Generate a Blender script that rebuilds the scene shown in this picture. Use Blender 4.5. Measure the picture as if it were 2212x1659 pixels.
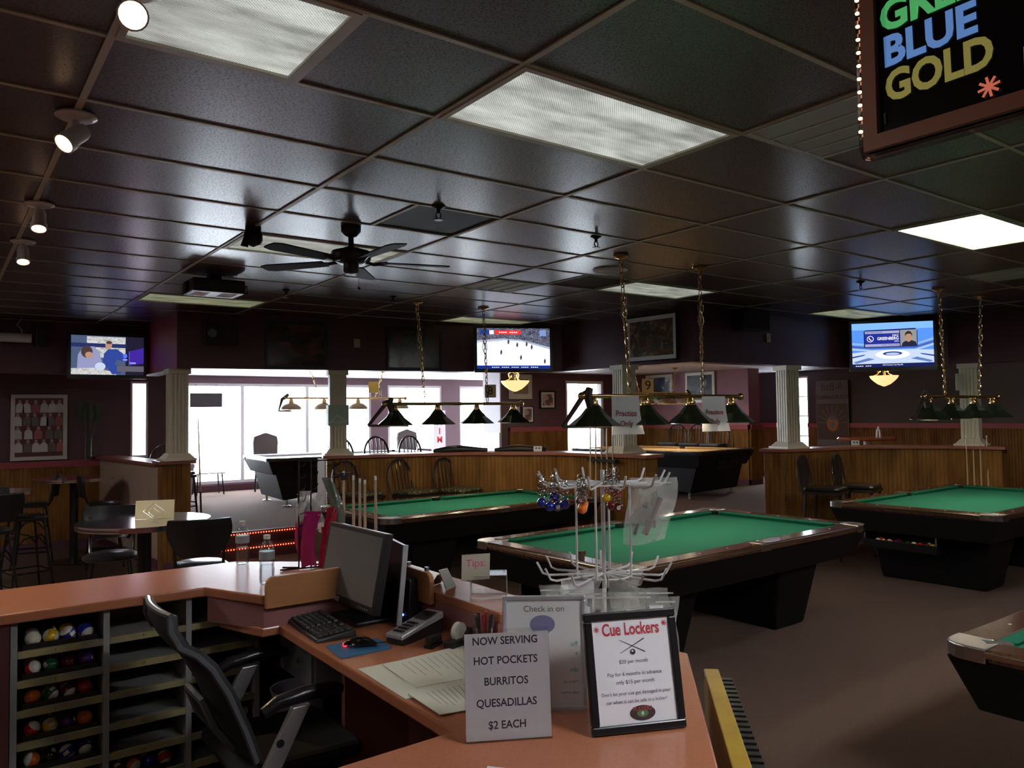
import bpy, bmesh, math, random
from mathutils import Vector, Matrix
random.seed(7)
PI = math.pi
for o in list(bpy.data.objects): bpy.data.objects.remove(o)
SC = bpy.context.scene
COL = SC.collection

# ------------------------------------------------------------------ camera
HC = 1.78
YAW, PITCH, ROLL, FPX = 0.63652765, 0.0379555, -0.01323238, 1690.3
fw = Vector((math.sin(YAW)*math.cos(PITCH), math.cos(YAW)*math.cos(PITCH), math.sin(PITCH)))
rt = Vector((math.cos(YAW), -math.sin(YAW), 0)); up = rt.cross(fw)
r2 = rt*math.cos(ROLL)+up*math.sin(ROLL); u2 = up*math.cos(ROLL)-rt*math.sin(ROLL)
cam = bpy.data.cameras.new('camera'); co = bpy.data.objects.new('camera', cam); COL.objects.link(co)
cam.sensor_width = 36; cam.lens = FPX/2212*36; cam.clip_start = 0.05; cam.clip_end = 200
co.matrix_world = Matrix(((r2.x,u2.x,-fw.x,0),(r2.y,u2.y,-fw.y,0),(r2.z,u2.z,-fw.z,HC),(0,0,0,1)))
SC.camera = co
# ------------------------------------------------------------------ sky and exposure
w = bpy.data.worlds.new('sky'); SC.world = w; w.use_nodes = True
bg = w.node_tree.nodes['Background']; bg.inputs[0].default_value = (0.80, 0.89, 1.0, 1); bg.inputs[1].default_value = 25.0
vs = SC.view_settings
vs.view_transform = 'Standard'; vs.look = 'None'; vs.gamma = 1; vs.use_curve_mapping = False; vs.exposure = 0.2

def portal(x, y, z, wx, wz, rz):
    l = bpy.data.lights.new('window_portal', 'AREA'); l.shape = 'RECTANGLE'; l.size = wx; l.size_y = wz
    l.cycles.is_portal = True
    o = bpy.data.objects.new('window_portal', l); COL.objects.link(o)
    o.location = (x, y, z); o.rotation_euler = (PI/2, 0, rz)
    # area lights shine along local -Z; rotated so that they shine into the room
    return o
portal(5.7, 16.25, 1.46, 4.5, 2.05, PI); portal(9.08, 16.25, 1.46, 1.45, 2.05, PI)
portal(10.9, 16.25, 1.46, 1.2, 2.05, PI); portal(11.4, 12.95, 1.6, 1.1, 1.75, PI)
portal(2.45, 12.8, 1.77, .24, 1.15, PI); portal(15.1, 10.05, 1.65, .76, 1.7, PI/2)

# ------------------------------------------------------------------ materials
MC = {}
def mat(name, col, rough=.5, metal=0., spec=.5, emis=None, es=0., col2=None, scale=20., bump=0., bscale=60., stretch=None, coat=0., thr=(.4,.6), coords='pos', detail=3.):
    if name in MC: return MC[name]
    m = bpy.data.materials.new(name); m.use_nodes = True; nt = m.node_tree; N = nt.nodes; L = nt.links
    b = N['Principled BSDF']
    b.inputs['Base Color'].default_value = (*col, 1); b.inputs['Roughness'].default_value = rough
    b.inputs['Metallic'].default_value = metal; b.inputs['Specular IOR Level'].default_value = spec
    b.inputs['Coat Weight'].default_value = coat
    if emis: b.inputs['Emission Color'].default_value = (*emis, 1); b.inputs['Emission Strength'].default_value = es
    if col2 or bump:
        if coords == 'pos': src = N.new('ShaderNodeNewGeometry').outputs['Position']
        else: src = N.new('ShaderNodeTexCoord').outputs['Object']
        if stretch:
            mp = N.new('ShaderNodeMapping'); mp.inputs['Scale'].default_value = stretch
            L.new(src, mp.inputs['Vector']); src = mp.outputs['Vector']
    if col2:
        n = N.new('ShaderNodeTexNoise'); n.inputs['Scale'].default_value = scale; n.inputs['Detail'].default_value = detail
        L.new(src, n.inputs['Vector'])
        r = N.new('ShaderNodeValToRGB'); r.color_ramp.elements[0].position = thr[0]; r.color_ramp.elements[1].position = thr[1]
        r.color_ramp.elements[0].color = (*col, 1); r.color_ramp.elements[1].color = (*col2, 1)
        L.new(n.outputs['Fac'], r.inputs['Fac']); L.new(r.outputs['Color'], b.inputs['Base Color'])
    if bump:
        n = N.new('ShaderNodeTexNoise'); n.inputs['Scale'].default_value = bscale; n.inputs['Detail'].default_value = 2
        L.new(src, n.inputs['Vector'])
        bp = N.new('ShaderNodeBump'); bp.inputs['Strength'].default_value = bump; bp.inputs['Distance'].default_value = .01
        L.new(n.outputs['Fac'], bp.inputs['Height']); L.new(bp.outputs['Normal'], b.inputs['Normal'])
    MC[name] = m; return m
def clear(name, tint=(1,1,1), gloss=.12, rough=.03):
    if name in MC: return MC[name]
    m = bpy.data.materials.new(name); m.use_nodes = True; nt = m.node_tree; N = nt.nodes; L = nt.links
    N.remove(N['Principled BSDF']); out = N['Material Output']
    t = N.new('ShaderNodeBsdfTransparent'); t.inputs[0].default_value = (*tint, 1)
    g = N.new('ShaderNodeBsdfGlossy'); g.inputs['Roughness'].default_value = rough
    lw = N.new('ShaderNodeLayerWeight'); lw.inputs['Blend'].default_value = .3
    mm = N.new('ShaderNodeMath'); mm.operation = 'MULTIPLY_ADD'; mm.inputs[1].default_value = .5; mm.inputs[2].default_value = gloss*.12
    L.new(lw.outputs['Fresnel'], mm.inputs[0])
    mx = N.new('ShaderNodeMixShader'); L.new(mm.outputs[0], mx.inputs[0]); L.new(t.outputs[0], mx.inputs[1]); L.new(g.outputs[0], mx.inputs[2])
    L.new(mx.outputs[0], out.inputs['Surface']); MC[name] = m; return m
def film(name, col, op=.3):
    if name in MC: return MC[name]
    m = bpy.data.materials.new(name); m.use_nodes = True; nt = m.node_tree; N = nt.nodes; L = nt.links
    b = N['Principled BSDF']; b.inputs['Base Color'].default_value = (*col, 1); b.inputs['Roughness'].default_value = .12
    t = N.new('ShaderNodeBsdfTransparent'); mx = N.new('ShaderNodeMixShader')
    src = N.new('ShaderNodeNewGeometry').outputs['Position']
    n = N.new('ShaderNodeTexNoise'); n.inputs['Scale'].default_value = 16; n.inputs['Detail'].default_value = 2; L.new(src, n.inputs['Vector'])
    r = N.new('ShaderNodeMapRange'); r.inputs['From Min'].default_value = .4; r.inputs['From Max'].default_value = .7
    r.inputs['To Min'].default_value = op*.7 if op < .8 else op; r.inputs['To Max'].default_value = min(1, op*1.5); L.new(n.outputs['Fac'], r.inputs['Value'])
    bp = N.new('ShaderNodeBump'); bp.inputs['Strength'].default_value = .9; bp.inputs['Distance'].default_value = .012
    L.new(n.outputs['Fac'], bp.inputs['Height']); L.new(bp.outputs['Normal'], b.inputs['Normal'])
    L.new(r.outputs[0], mx.inputs[0]); L.new(t.outputs[0], mx.inputs[1]); L.new(b.outputs[0], mx.inputs[2])
    L.new(mx.outputs[0], N['Material Output'].inputs['Surface']); MC[name] = m; return m
def em(name, col, s):
    if name in MC: return MC[name]
    m = bpy.data.materials.new(name); m.use_nodes = True; N = m.node_tree.nodes
    N.remove(N['Principled BSDF']); e = N.new('ShaderNodeEmission'); e.inputs[0].default_value = (*col, 1); e.inputs[1].default_value = s
    m.node_tree.links.new(e.outputs[0], N['Material Output'].inputs['Surface']); MC[name] = m; return m
def patch(name, cols, scale=8., rough=.4, emit=0., stretch=(1,1,1), spec=.5):
    """patchwork picture: voronoi cells coloured from a list (object coordinates)"""
    if name in MC: return MC[name]
    m = bpy.data.materials.new(name); m.use_nodes = True; nt = m.node_tree; N = nt.nodes; L = nt.links
    b = N['Principled BSDF']; b.inputs['Roughness'].default_value = rough; b.inputs['Specular IOR Level'].default_value = spec
    tc = N.new('ShaderNodeTexCoord'); mp = N.new('ShaderNodeMapping'); mp.inputs['Scale'].default_value = stretch
    L.new(tc.outputs['Object'], mp.inputs['Vector'])
    ns = N.new('ShaderNodeTexNoise'); ns.inputs['Scale'].default_value = scale*.6; L.new(mp.outputs['Vector'], ns.inputs['Vector'])
    ad = N.new('ShaderNodeMixRGB'); ad.inputs[0].default_value = .12; L.new(mp.outputs['Vector'], ad.inputs[1]); L.new(ns.outputs['Color'], ad.inputs[2])
    v = N.new('ShaderNodeTexVoronoi'); v.inputs['Scale'].default_value = scale; L.new(ad.outputs[0], v.inputs['Vector'])
    sp = N.new('ShaderNodeSeparateColor'); L.new(v.outputs['Color'], sp.inputs[0])
    r = N.new('ShaderNodeValToRGB'); r.color_ramp.interpolation = 'CONSTANT'
    while len(r.color_ramp.elements) < len(cols): r.color_ramp.elements.new(.5)
    for i, c in enumerate(cols): r.color_ramp.elements[i].position = i/len(cols); r.color_ramp.elements[i].color = (*c, 1)
    L.new(sp.outputs[0], r.inputs['Fac']); L.new(r.outputs['Color'], b.inputs['Base Color'])
    if emit: L.new(r.outputs['Color'], b.inputs['Emission Color']); b.inputs['Emission Strength'].default_value = emit
    MC[name] = m; return m

# ------------------------------------------------------------------ mesh building
class MB:
    def __init__(s): s.v = []; s.f = []; s.m = []; s.mi = 0
    def add(s, vs, fs):
        n = len(s.v); s.v += [tuple(p) for p in vs]
        for f in fs: s.f.append([i+n for i in f]); s.m.append(s.mi)
        return s
    def box(s, x0, x1, y0, y1, z0, z1):
        return s.add([(x0,y0,z0),(x1,y0,z0),(x1,y1,z0),(x0,y1,z0),(x0,y0,z1),(x1,y0,z1),(x1,y1,z1),(x0,y1,z1)],
                     [(0,3,2,1),(4,5,6,7),(0,1,5,4),(1,2,6,5),(2,3,7,6),(3,0,4,7)])
    def prism(s, pts, z0, z1, top=None):
        n = len(pts); t = top or pts
        a = sum(pts[i][0]*pts[(i+1)%n][1]-pts[(i+1)%n][0]*pts[i][1] for i in range(n))
        if a < 0: pts = pts[::-1]; t = t[::-1]
        return s.add([(x,y,z0) for x,y in pts]+[(x,y,z1) for x,y in t],
                     [tuple(range(n-1,-1,-1)), tuple(range(n,2*n))]+[(i,(i+1)%n,(i+1)%n+n,i+n) for i in range(n)])
    def hexa(s, b, t):   # frustum from two 4-point loops (3-D)
        return s.add(list(b)+list(t), [(3,2,1,0),(4,5,6,7),(0,1,5,4),(1,2,6,5),(2,3,7,6),(3,0,4,7)])
    def tube(s, pts, r, n=8, caps=True, closed=False):
        pts = [Vector(p) for p in pts]; k = len(pts); rr = r if isinstance(r, (list, tuple)) else [r]*k
        vs = []; ref = None
        for i, p in enumerate(pts):
            if closed: t = pts[(i+1)%k]-pts[i-1]
            else: t = pts[min(i+1,k-1)]-pts[max(i-1,0)]
            t.normalize()
            if ref is None or abs(ref.dot(t)) > .95:
                ref = Vector((0,0,1)) if abs(t.z) < .9 else Vector((1,0,0))
            a = (ref-t*ref.dot(t)).normalized(); ref = a; b = t.cross(a)
            for j in range(n):
                th = 2*PI*j/n; vs.append(p+a*(math.cos(th)*rr[i])+b*(math.sin(th)*rr[i]))
        fs = []
        for i in range(k if closed else k-1):
            for j in range(n):
                q = (i+1) % k
                fs.append((i*n+j, i*n+(j+1)%n, q*n+(j+1)%n, q*n+j))
        if caps and not closed: fs += [tuple(range(n-1,-1,-1)), tuple((k-1)*n+j for j in range(n))]
        return s.add(vs, fs)
    def lathe(s, prof, n=20, c=(0,0,0), axis='z'):
        vs = []; k = len(prof)
        for r, z in prof:
            for j in range(n):
                th = 2*PI*j/n; x, y = r*math.cos(th), r*math.sin(th)
                p = (x, y, z) if axis == 'z' else ((z, x, y) if axis == 'x' else (y, z, x))
                vs.append((p[0]+c[0], p[1]+c[1], p[2]+c[2]))
        fs = [(i*n+j, i*n+(j+1)%n, (i+1)*n+(j+1)%n, (i+1)*n+j) for i in range(k-1) for j in range(n)]
        if prof[0][0] > 1e-4: fs.append(tuple(range(n-1,-1,-1)))
        if prof[-1][0] > 1e-4: fs.append(tuple((k-1)*n+j for j in range(n)))
        return s.add(vs, fs)
    def sphere(s, c, r, n=12, k=8, sc=(1,1,1)):
        vs = [(c[0], c[1], c[2]-r*sc[2])]; fs = []
        for i in range(1, k):
            ph = -PI/2+PI*i/k
            for j in range(n):
                th = 2*PI*j/n
                vs.append((c[0]+r*sc[0]*math.cos(ph)*math.cos(th), c[1]+r*sc[1]*math.cos(ph)*math.sin(th), c[2]+r*sc[2]*math.sin(ph)))
        vs.append((c[0], c[1], c[2]+r*sc[2])); e = len(vs)-1
        for j in range(n): fs.append((0, 1+(j+1)%n, 1+j)); fs.append((e, e-n+j, e-n+(j+1)%n))
        for i in range(k-2):
            for j in range(n):
                a = 1+i*n; fs.append((a+j, a+(j+1)%n, a+n+(j+1)%n, a+n+j))
        return s.add(vs, fs)
    def grid(s, rows):   # rows of equal length point lists -> skin
        n = len(rows[0]); vs = [p for r in rows for p in r]
        return s.add(vs, [(i*n+j, i*n+j+1, (i+1)*n+j+1, (i+1)*n+j) for i in range(len(rows)-1) for j in range(n-1)])
    def slab(s, rows, thick):  # grid with thickness along averaged normals
        R = [[Vector(p) for p in r] for r in rows]; h = len(R); n = len(R[0]); back = []
        for i in range(h):
            br = []
            for j in range(n):
                du = R[i][min(j+1,n-1)]-R[i][max(j-1,0)]; dv = R[min(i+1,h-1)][j]-R[max(i-1,0)][j]
                br.append(R[i][j]+du.cross(dv).normalized()*thick)
            back.append(br)
        s.grid(rows); s.grid([r[::-1] for r in back])
        b0 = [R[0], back[0]]; s.grid([back[0], R[0]]); s.grid([R[-1], back[-1]])
        s.grid([[r[0] for r in R], [r[0] for r in back]]); s.grid([[r[-1] for r in back], [r[-1] for r in R]])
        return s
    def mesh(s, name, mats, smooth=False):
        me = bpy.data.meshes.new(name); me.from_pydata(s.v, [], s.f)
        for m in (mats if isinstance(mats, (list, tuple)) else [mats]): me.materials.append(m)
        me.polygons.foreach_set('material_index', s.m)
        if smooth:
            me.polygons.foreach_set('use_smooth', [True]*len(s.f))
            bm = bmesh.new(); bm.from_mesh(me)
            for e in bm.edges:
                if len(e.link_faces) == 2 and e.calc_face_angle(0) > .7: e.smooth = False
            bm.to_mesh(me); bm.free()
        me.update(); return me
    def obj(s, name, mats, parent=None, smooth=False, bevel=0., loc=None, rot=None):
        return link(name, s.mesh(name, mats, smooth), parent, bevel, loc, rot)
def link(name, me, parent=None, bevel=0., loc=None, rot=None):
    o = bpy.data.objects.new(name, me); COL.objects.link(o)
    if parent: o.parent = parent
    if loc: o.location = loc
    if rot: o.rotation_euler = rot
    if bevel:
        b = o.modifiers.new('bevel', 'BEVEL'); b.width = bevel; b.segments = 2; b.limit_method = 'ANGLE'; b.angle_limit = .6
    return o
def tag(o, label, cat, group=None):
    o['label'] = label; o['category'] = cat
    if group: o['group'] = group
    return o
def thing(name, label, cat, loc=(0,0,0), rz=0., group=None):
    o = bpy.data.objects.new(name, None); COL.objects.link(o); o.empty_display_size = .1
    o.location = loc; o.rotation_euler = (0,0,rz); return tag(o, label, cat, group)
def struct(o): o['kind'] = 'structure'; return o
def hung(name, label, cat, c, nrm, group=None, tilt=0.):
    """empty whose local X runs right, Y up and Z towards the viewer; nrm = horizontal facing (x, y)"""
    o = thing(name, label, cat, (0,0,0), 0, group)
    return place(o, c, nrm, tilt)
def place(o, c, nrm, tilt=0.):
    n = Vector((nrm[0], nrm[1], 0)).normalized(); x = Vector((0,0,1)).cross(n)
    m = Matrix(((x.x,0,n.x,0),(x.y,0,n.y,0),(0,1,0,0),(0,0,0,1))) @ Matrix.Rotation(tilt, 4, 'X')
    o.matrix_world = Matrix.Translation(c) @ m; return o
def copy_tree(o, parent=None):
    c = o.copy(); COL.objects.link(c)
    if parent: c.parent = parent; c.matrix_parent_inverse = o.matrix_parent_inverse.copy()
    for ch in list(o.children): copy_tree(ch, c)
    return c
TXT = {}
def text(name, body, size, m, parent, x, y, z=.001, align='CENTER', bold=0., sx=1., rot=0.):
    cu = bpy.data.curves.new(name, 'FONT'); cu.body = body; cu.size = size; cu.align_x = align; cu.align_y = 'CENTER'
    cu.offset = bold; cu.resolution_u = 3
    t = bpy.data.objects.new(name, cu); COL.objects.link(t)
    dg = bpy.context.evaluated_depsgraph_get()
    me = bpy.data.meshes.new_from_object(t.evaluated_get(dg)); bpy.data.objects.remove(t); bpy.data.curves.remove(cu)
    me.materials.clear(); me.materials.append(m)
    o = link(name, me, parent, 0, (x, y, z), (0, 0, rot)); o.scale = (sx, 1, 1); return o
def flat(name, pts, z, m, parent):
    return MB().add([(x,y,z) for x,y in pts], [tuple(range(len(pts)))]).obj(name, m, parent)
def rect(name, x0, x1, y0, y1, z, m, parent): return flat(name, [(x0,y0),(x1,y0),(x1,y1),(x0,y1)], z, m, parent)
def ell(cx, cy, rx, ry, n=20): return [(cx+rx*math.cos(2*PI*i/n), cy+ry*math.sin(2*PI*i/n)) for i in range(n)]
def offset(pts, d):
    out = []; n = len(pts)
    for i in range(n):
        p = Vector(pts[i]); a = (Vector(pts[i])-Vector(pts[i-1])).normalized() if i else None
        b = (Vector(pts[i+1])-Vector(pts[i])).normalized() if i < n-1 else None
        a = a or b; b = b or a
        na = Vector((-a.y, a.x)); nb = Vector((-b.y, b.x)); k = (na+nb).normalized()
        out.append(tuple(p+k*(d/max(.3, k.dot(na)))))
    return out

# palette
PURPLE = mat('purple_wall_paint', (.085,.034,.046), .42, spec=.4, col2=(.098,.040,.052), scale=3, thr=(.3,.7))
RED = mat('oxblood_paint_red_light', (.30,.045,.06), .5)
MAUVE = mat('mauve_paint', (.15,.085,.105), .6)
CREAM = mat('cream_trim_paint', (.66,.59,.46), .45)
WHITE = mat('white_paint', (.8,.8,.8), .4)
PINE = mat('varnished_pine', (.25,.12,.030), .55, spec=.12, col2=(.135,.057,.015), scale=3.2, stretch=(2.2,2.2,.55), thr=(.35,.7))
LEDGE = mat('reddish_ledge_laminate', (.30,.10,.07), .3)
SALMON = mat('salmon_laminate', (.50,.185,.095), .21, spec=.5, col2=(.47,.172,.087), scale=140)
LAMWOOD = mat('orange_wood_laminate', (.50,.22,.085), .38)
GREYM = mat('grey_melamine', (.30,.30,.29), .5)
BLACK = mat('black_plastic', (.012,.012,.013), .38)
BLACKM = mat('black_enamel', (.014,.013,.014), .25, spec=.5)
VINYL = mat('black_vinyl', (.012,.012,.014), .28, spec=.6, bump=.1, bscale=90)
CHROME = mat('chrome', (.75,.75,.76), .12, 1)
BRASS = mat('polished_brass', (.80,.55,.20), .18, 1)
STEEL = mat('brushed_steel', (.55,.55,.57), .3, 1)
SILVER = mat('silver_plastic', (.48,.48,.49), .35, .5)
PAPER = mat('white_paper', (.84,.84,.88), .6)
INK = mat('black_ink', (.02,.02,.025), .6)
GLASS = clear('window_glass', (.97,.98,.98), .1)
ACRYL = clear('clear_acrylic', (.99,.99,.99), .1)
# ================================================================== SETTING
CARPET = mat('mauve_brown_carpet', (.125,.078,.058), .95, spec=.1, col2=(.17,.112,.088), scale=160, bump=.5, bscale=220, thr=(.35,.65))
struct(MB().box(-4.2,15.3,-3.7,16.5,-.12,0).obj('floor', CARPET))
HW_C = [(3.98,9.32),(5.60,8.72),(6.42,7.75),(6.62,6.38)]      # front line of the centre half wall
HW_R = [(8.63,6.22),(8.72,5.99),(9.15,5.88),(10.12,5.74),(10.78,4.92),(10.86,4.30)]
PLAT = [(2.45,10.24),(4.02,10.24)]+offset(HW_C,.12)+[(7.2,6.55),(8.6,6.25)]+offset(HW_R,.12)+[(11.0,-3.5),(15.2,-3.5),(15.2,12.75),(13.0,12.75),(13.0,16.2),(2.95,16.2),(2.95,12.6),(2.45,12.6)]
struct(MB().prism(PLAT,0,.31).obj('floor_platform', CARPET))
STEPM = mat('step_riser_carpet', (.10,.035,.035), .9, spec=.1, bump=.4, bscale=200)
st = struct(MB().box(2.45,4.02,9.98,10.24,0,.155).obj('floor_step', STEPM))
struct(MB().prism([(6.7,6.42),(8.62,6.1),(8.6,6.25),(7.2,6.6)],0,.155).obj('floor_step', STEPM))
struct(MB().box(2.45,4.02,10.20,10.26,.10,.312).box(2.45,4.02,9.965,9.995,.0,.157).obj('trim_1', mat('step_nosing', (.07,.02,.022), .6)))

def wall_y(name, y, x0, x1, z0, z1, openings, m, t=.2):
    b = MB(); xs = x0
    for (a, c, d, e) in sorted(openings):
        b.box(xs,a,y,y+t,z0,z1); b.box(a,c,y,y+t,z0,d); b.box(a,c,y,y+t,e,z1); xs = c
    b.box(xs,x1,y,y+t,z0,z1); return struct(b.obj(name, m))
wall_y('wall_back', 16.1, 2.95, 13.2, 0, 3.1, [(3.4,7.95,.46,2.47),(8.36,9.81,.46,2.47),(10.31,11.5,.46,2.47)], MAUVE)
wall_y('wall_left_back', 12.6, -4.2, 2.95, 0, 3.1, [(2.33,2.57,1.21,2.33)], PURPLE)
struct(MB().box(2.95,3.1,12.6,16.3,0,3.1).obj('wall_left_return', MAUVE))
wall_y('wall_middle_back', 12.75, 9.146, 13.2, 0, 3.1, [(10.85,11.95,.75,2.47)], PURPLE, .2)
struct(MB().box(9.146,9.33,12.951,13.35,0,3.1).obj('wall_wing', PURPLE)); struct(MB().box(9.12,9.1455,12.751,13.35,0,3.1).obj('wall_stub', mat('stub_sunlight_colour', (.62,.58,.62), .6)))  # pale skin carries the window light on the wing wall's end in its colour
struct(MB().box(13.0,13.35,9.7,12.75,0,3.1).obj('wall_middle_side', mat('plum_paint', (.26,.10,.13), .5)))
b = MB(); b.box(15,15.2,-3.7,9.67,0,3.1).box(15,15.2,10.43,12.95,0,3.1).box(15,15.2,9.67,10.43,0,.8).box(15,15.2,9.67,10.43,2.5,3.1)
struct(b.obj('wall_right', mat('charcoal_brown_paint', (.055,.042,.040), .6)))
struct(MB().box(13.35,15.2,12.75,12.95,0,3.1).obj('wall_right_back', PURPLE))
struct(MB().box(-4.2,-4.0,-3.7,12.6,0,3.1).obj('wall_left', PURPLE))
struct(MB().box(-4.2,15.2,-3.7,-3.5,0,3.1).obj('wall_front', PURPLE))
struct(MB().box(-60,80,16.31,120,-.25,-.15).box(15.21,80,-60,16.31,-.25,-.15).obj('floor_outside', mat('pale_concrete', (.62,.61,.60), .9)))

# ---- windows
WFR = mat('white_window_frame', (.72,.72,.74), .4)
def window(n, x0, x1, z0, z1, y, mull=(), hb=(), t=.10, f=.06, axis='y'):
    root = bpy.data.objects.new('window_%d' % n, None); COL.objects.link(root); struct(root)
    def bx(m, a, c, d, e, g, h): return m.box(a,c,d,e,g,h) if axis == 'y' else m.box(d,e,a,c,g,h)
    m = MB(); bx(m,x0,x1,y,y+t,z0,z0+f); bx(m,x0,x1,y,y+t,z1-f,z1); bx(m,x0,x0+f,y,y+t,z0+f,z1-f); bx(m,x1-f,x1,y,y+t,z0+f,z1-f)
    m.obj('window_frame', WFR, root)
    for x in mull: bx(MB(),x-.035,x+.035,y+.01,y+t-.01,z0+f,z1-f).obj('mullion', WFR, root)
    for z in hb: bx(MB(),x0+f,x1-f,y+.03,y+t-.03,z-.012,z+.012).obj('glazing_bar', WFR, root)
    e = [x0+f]+[q for x in mull for q in (x-.035,x+.035)]+[x1-f]
    for i in range(0, len(e), 2): bx(MB(),e[i],e[i+1],y+.045,y+.055,z0+f,z1-f).obj('pane', GLASS, root)
    return root
window(1, 3.4,7.95,.46,2.47, 16.12, (5.07,6.45))
window(2, 8.36,9.81,.46,2.47, 16.12); window(3, 10.31,11.5,.46,2.47, 16.12)
window(4, 10.85,11.95,.75,2.47, 12.77); window(5, 2.33,2.57,1.21,2.33, 12.62, t=.08, f=.03)
window(6, 9.67,10.43,.8,2.5, 15.02, (10.05,), (1.22,1.65,2.07), axis='x', f=.04)
# shallow skirting under the window wall
struct(MB().box(3.1,13.0,16.04,16.1,.31,.44).obj('baseboard_back', PURPLE))

# ---- ceiling: slab, dark acoustic tiles, cream grid
def tile_mat():
    m = bpy.data.materials.new('dark_plum_acoustic_tile'); m.use_nodes = True; nt = m.node_tree; N = nt.nodes; L = nt.links
    b = N['Principled BSDF']; b.inputs['Roughness'].default_value = .36; b.inputs['Specular IOR Level'].default_value = 1.; b.inputs['Coat Weight'].default_value = .5; b.inputs['Coat Roughness'].default_value = .27
    g = N.new('ShaderNodeNewGeometry'); mp = N.new('ShaderNodeMapping'); mp.inputs['Rotation'].default_value = (0,0,.5); mp.inputs['Scale'].default_value = (1,2.2,1)
    L.new(g.outputs['Position'], mp.inputs['Vector'])
    n = N.new('ShaderNodeTexNoise'); n.inputs['Scale'].default_value = 95; n.inputs['Detail'].default_value = 3; L.new(mp.outputs[0], n.inputs['Vector'])
    r = N.new('ShaderNodeValToRGB'); r.color_ramp.elements[0].position = .40; r.color_ramp.elements[1].position = .46
    r.color_ramp.elements[0].color = (.010,.005,.007,1); r.color_ramp.elements[1].color = (.060,.020,.028,1)
    L.new(n.outputs['Fac'], r.inputs['Fac']); L.new(r.outputs[0], b.inputs['Base Color'])
    r3 = N.new('ShaderNodeMapRange'); r3.inputs['From Min'].default_value = .40; r3.inputs['From Max'].default_value = .46; r3.inputs['To Min'].default_value = .75; r3.inputs['To Max'].default_value = .28
    L.new(n.outputs['Fac'], r3.inputs['Value']); L.new(r3.outputs[0], b.inputs['Roughness'])
    bp = N.new('ShaderNodeBump'); bp.inputs['Strength'].default_value = .10; bp.inputs['Distance'].default_value = .002
    L.new(n.outputs['Fac'], bp.inputs['Height']); L.new(bp.outputs['Normal'], b.inputs['Normal']); return m
TILE = tile_mat(); GRIDM = mat('cream_ceiling_grid', (.44,.41,.32), .45)
GX, GY, DX, DY, ZC = 1.6665, 2.1552, 1.2192, .6096, 3.02
SOFF = [(-4.0,11.35),(2.27,11.35),(2.27,9.6),(5.75,8.95),(7.05,8.35),(7.15,6.08),(10.35,6.0),(10.95,4.95),(11.0,-3.5)]
ceil = struct(MB().box(-4.2,15.3,-3.7,12.8,3.045,3.12).obj('ceiling', mat('plenum_black', (.01,.006,.007), .8)))
def seen(x, y):
    d = Vector((x,y,ZC-HC)); z = d.dot(fw)
    if z < .3: return False
    return -1500 < FPX*d.dot(r2)/z < 1500 and FPX*d.dot(u2)/z < 1350
def inroom(x, y):
    if x > 11.0 or y > 11.4: return False
    P = SOFF+[(-4,-3.5)]; c = False
    for i in range(len(P)):
        (x1,y1),(x2,y2) = P[i], P[i-1]
        if (y1 > y) != (y2 > y) and x < (x2-x1)*(y-y1)/(y2-y1)+x1: c = not c
    return c
FULL = {(0,0),(0,5),(0,10),(3,0),(3,5),(3,10),(6,5),(6,0),(-3,0),(-3,5),(-3,10),(0,-5),(-3,-5),(3,-5)}
HALF = {(-1,0):'L',(1,-1):'V',(2,6):'V',(5,1):'V',(2,5):'D',(0,3):'D'}
t4 = MB().box(.014,DX-.014,.014,DY-.014,ZC,ZC+.018).mesh('ceiling_tile', TILE)
t2 = MB().box(.014,DY-.014,.014,DY-.014,ZC,ZC+.018).mesh('ceiling_tile', TILE)
DARKT = mat('dark_flat_tile', (.022,.012,.014), .6, spec=.25)  # some square tiles are darker and less glossy than the others
td = MB().box(.014,DY-.014,.014,DY-.014,ZC,ZC+.018).mesh('ceiling_tile', DARKT)
for i in range(-4, 8):
    for j in range(-6, 16):
        x, y = GX+i*DX, GY+j*DY
        if (i,j) in FULL: continue
        cs = [(x,y),(x+DX,y),(x,y+DY),(x+DX,y+DY),(x+DX/2,y+DY/2)]
        if not any(inroom(*c) for c in cs) or not any(seen(*c) for c in cs): continue
        if (i,j) in HALF:
            k = HALF[(i,j)]; MB().box(x+DY-.012,x+DY+.012,y,y+DY,ZC-.006,ZC+.02).obj('grid_tee', GRIDM, ceil)
            if k == 'D': link('ceiling_tile', t2, ceil, 0, (x,y,0)); link('ceiling_tile', td, ceil, 0, (x+DY,y,.004))
            else: link('ceiling_tile', t2, ceil, 0, (x+DY,y,0))
        else: link('ceiling_tile', t4, ceil, 0, (x,y,0))
for i in range(-4, 9):
    x = GX+i*DX; ys = [y*.05 for y in range(-60, 228) if inroom(min(x,10.99), y*.05)]
    if ys: MB().box(x-.013,x+.013,min(ys),max(ys)+.05,ZC-.006,ZC+.022).obj('grid_runner', GRIDM, ceil)
for j in range(-6, 16):
    y = GY+j*DY; xs = [x*.05 for x in range(-79, 220) if inroom(x*.05, y)]
    if xs: MB().box(min(xs),max(xs)+.05,y-.011,y+.011,ZC-.005,ZC+.021).obj('grid_tee', GRIDM, ceil)
struct(MB().prism(SOFF+offset(SOFF,.22)[::-1],2.36,3.044).obj('wall_bulkhead', PURPLE))
struct(MB().prism(offset(SOFF,.21)+[(15.2,-3.5),(15.2,12.9),(13.2,12.9),(13.2,16.3),(2.95,16.3),(2.95,12.7),(-4,12.7)],2.62,2.68).obj('ceiling_outer', mat('pale_lilac_ceiling', (.62,.58,.60), .6)))
# red skin puts the reddish light on the left bulkhead return into colour
struct(MB().box(2.262,2.269,9.6,11.35,2.36,3.02).obj('return_red_light', RED))

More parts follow.
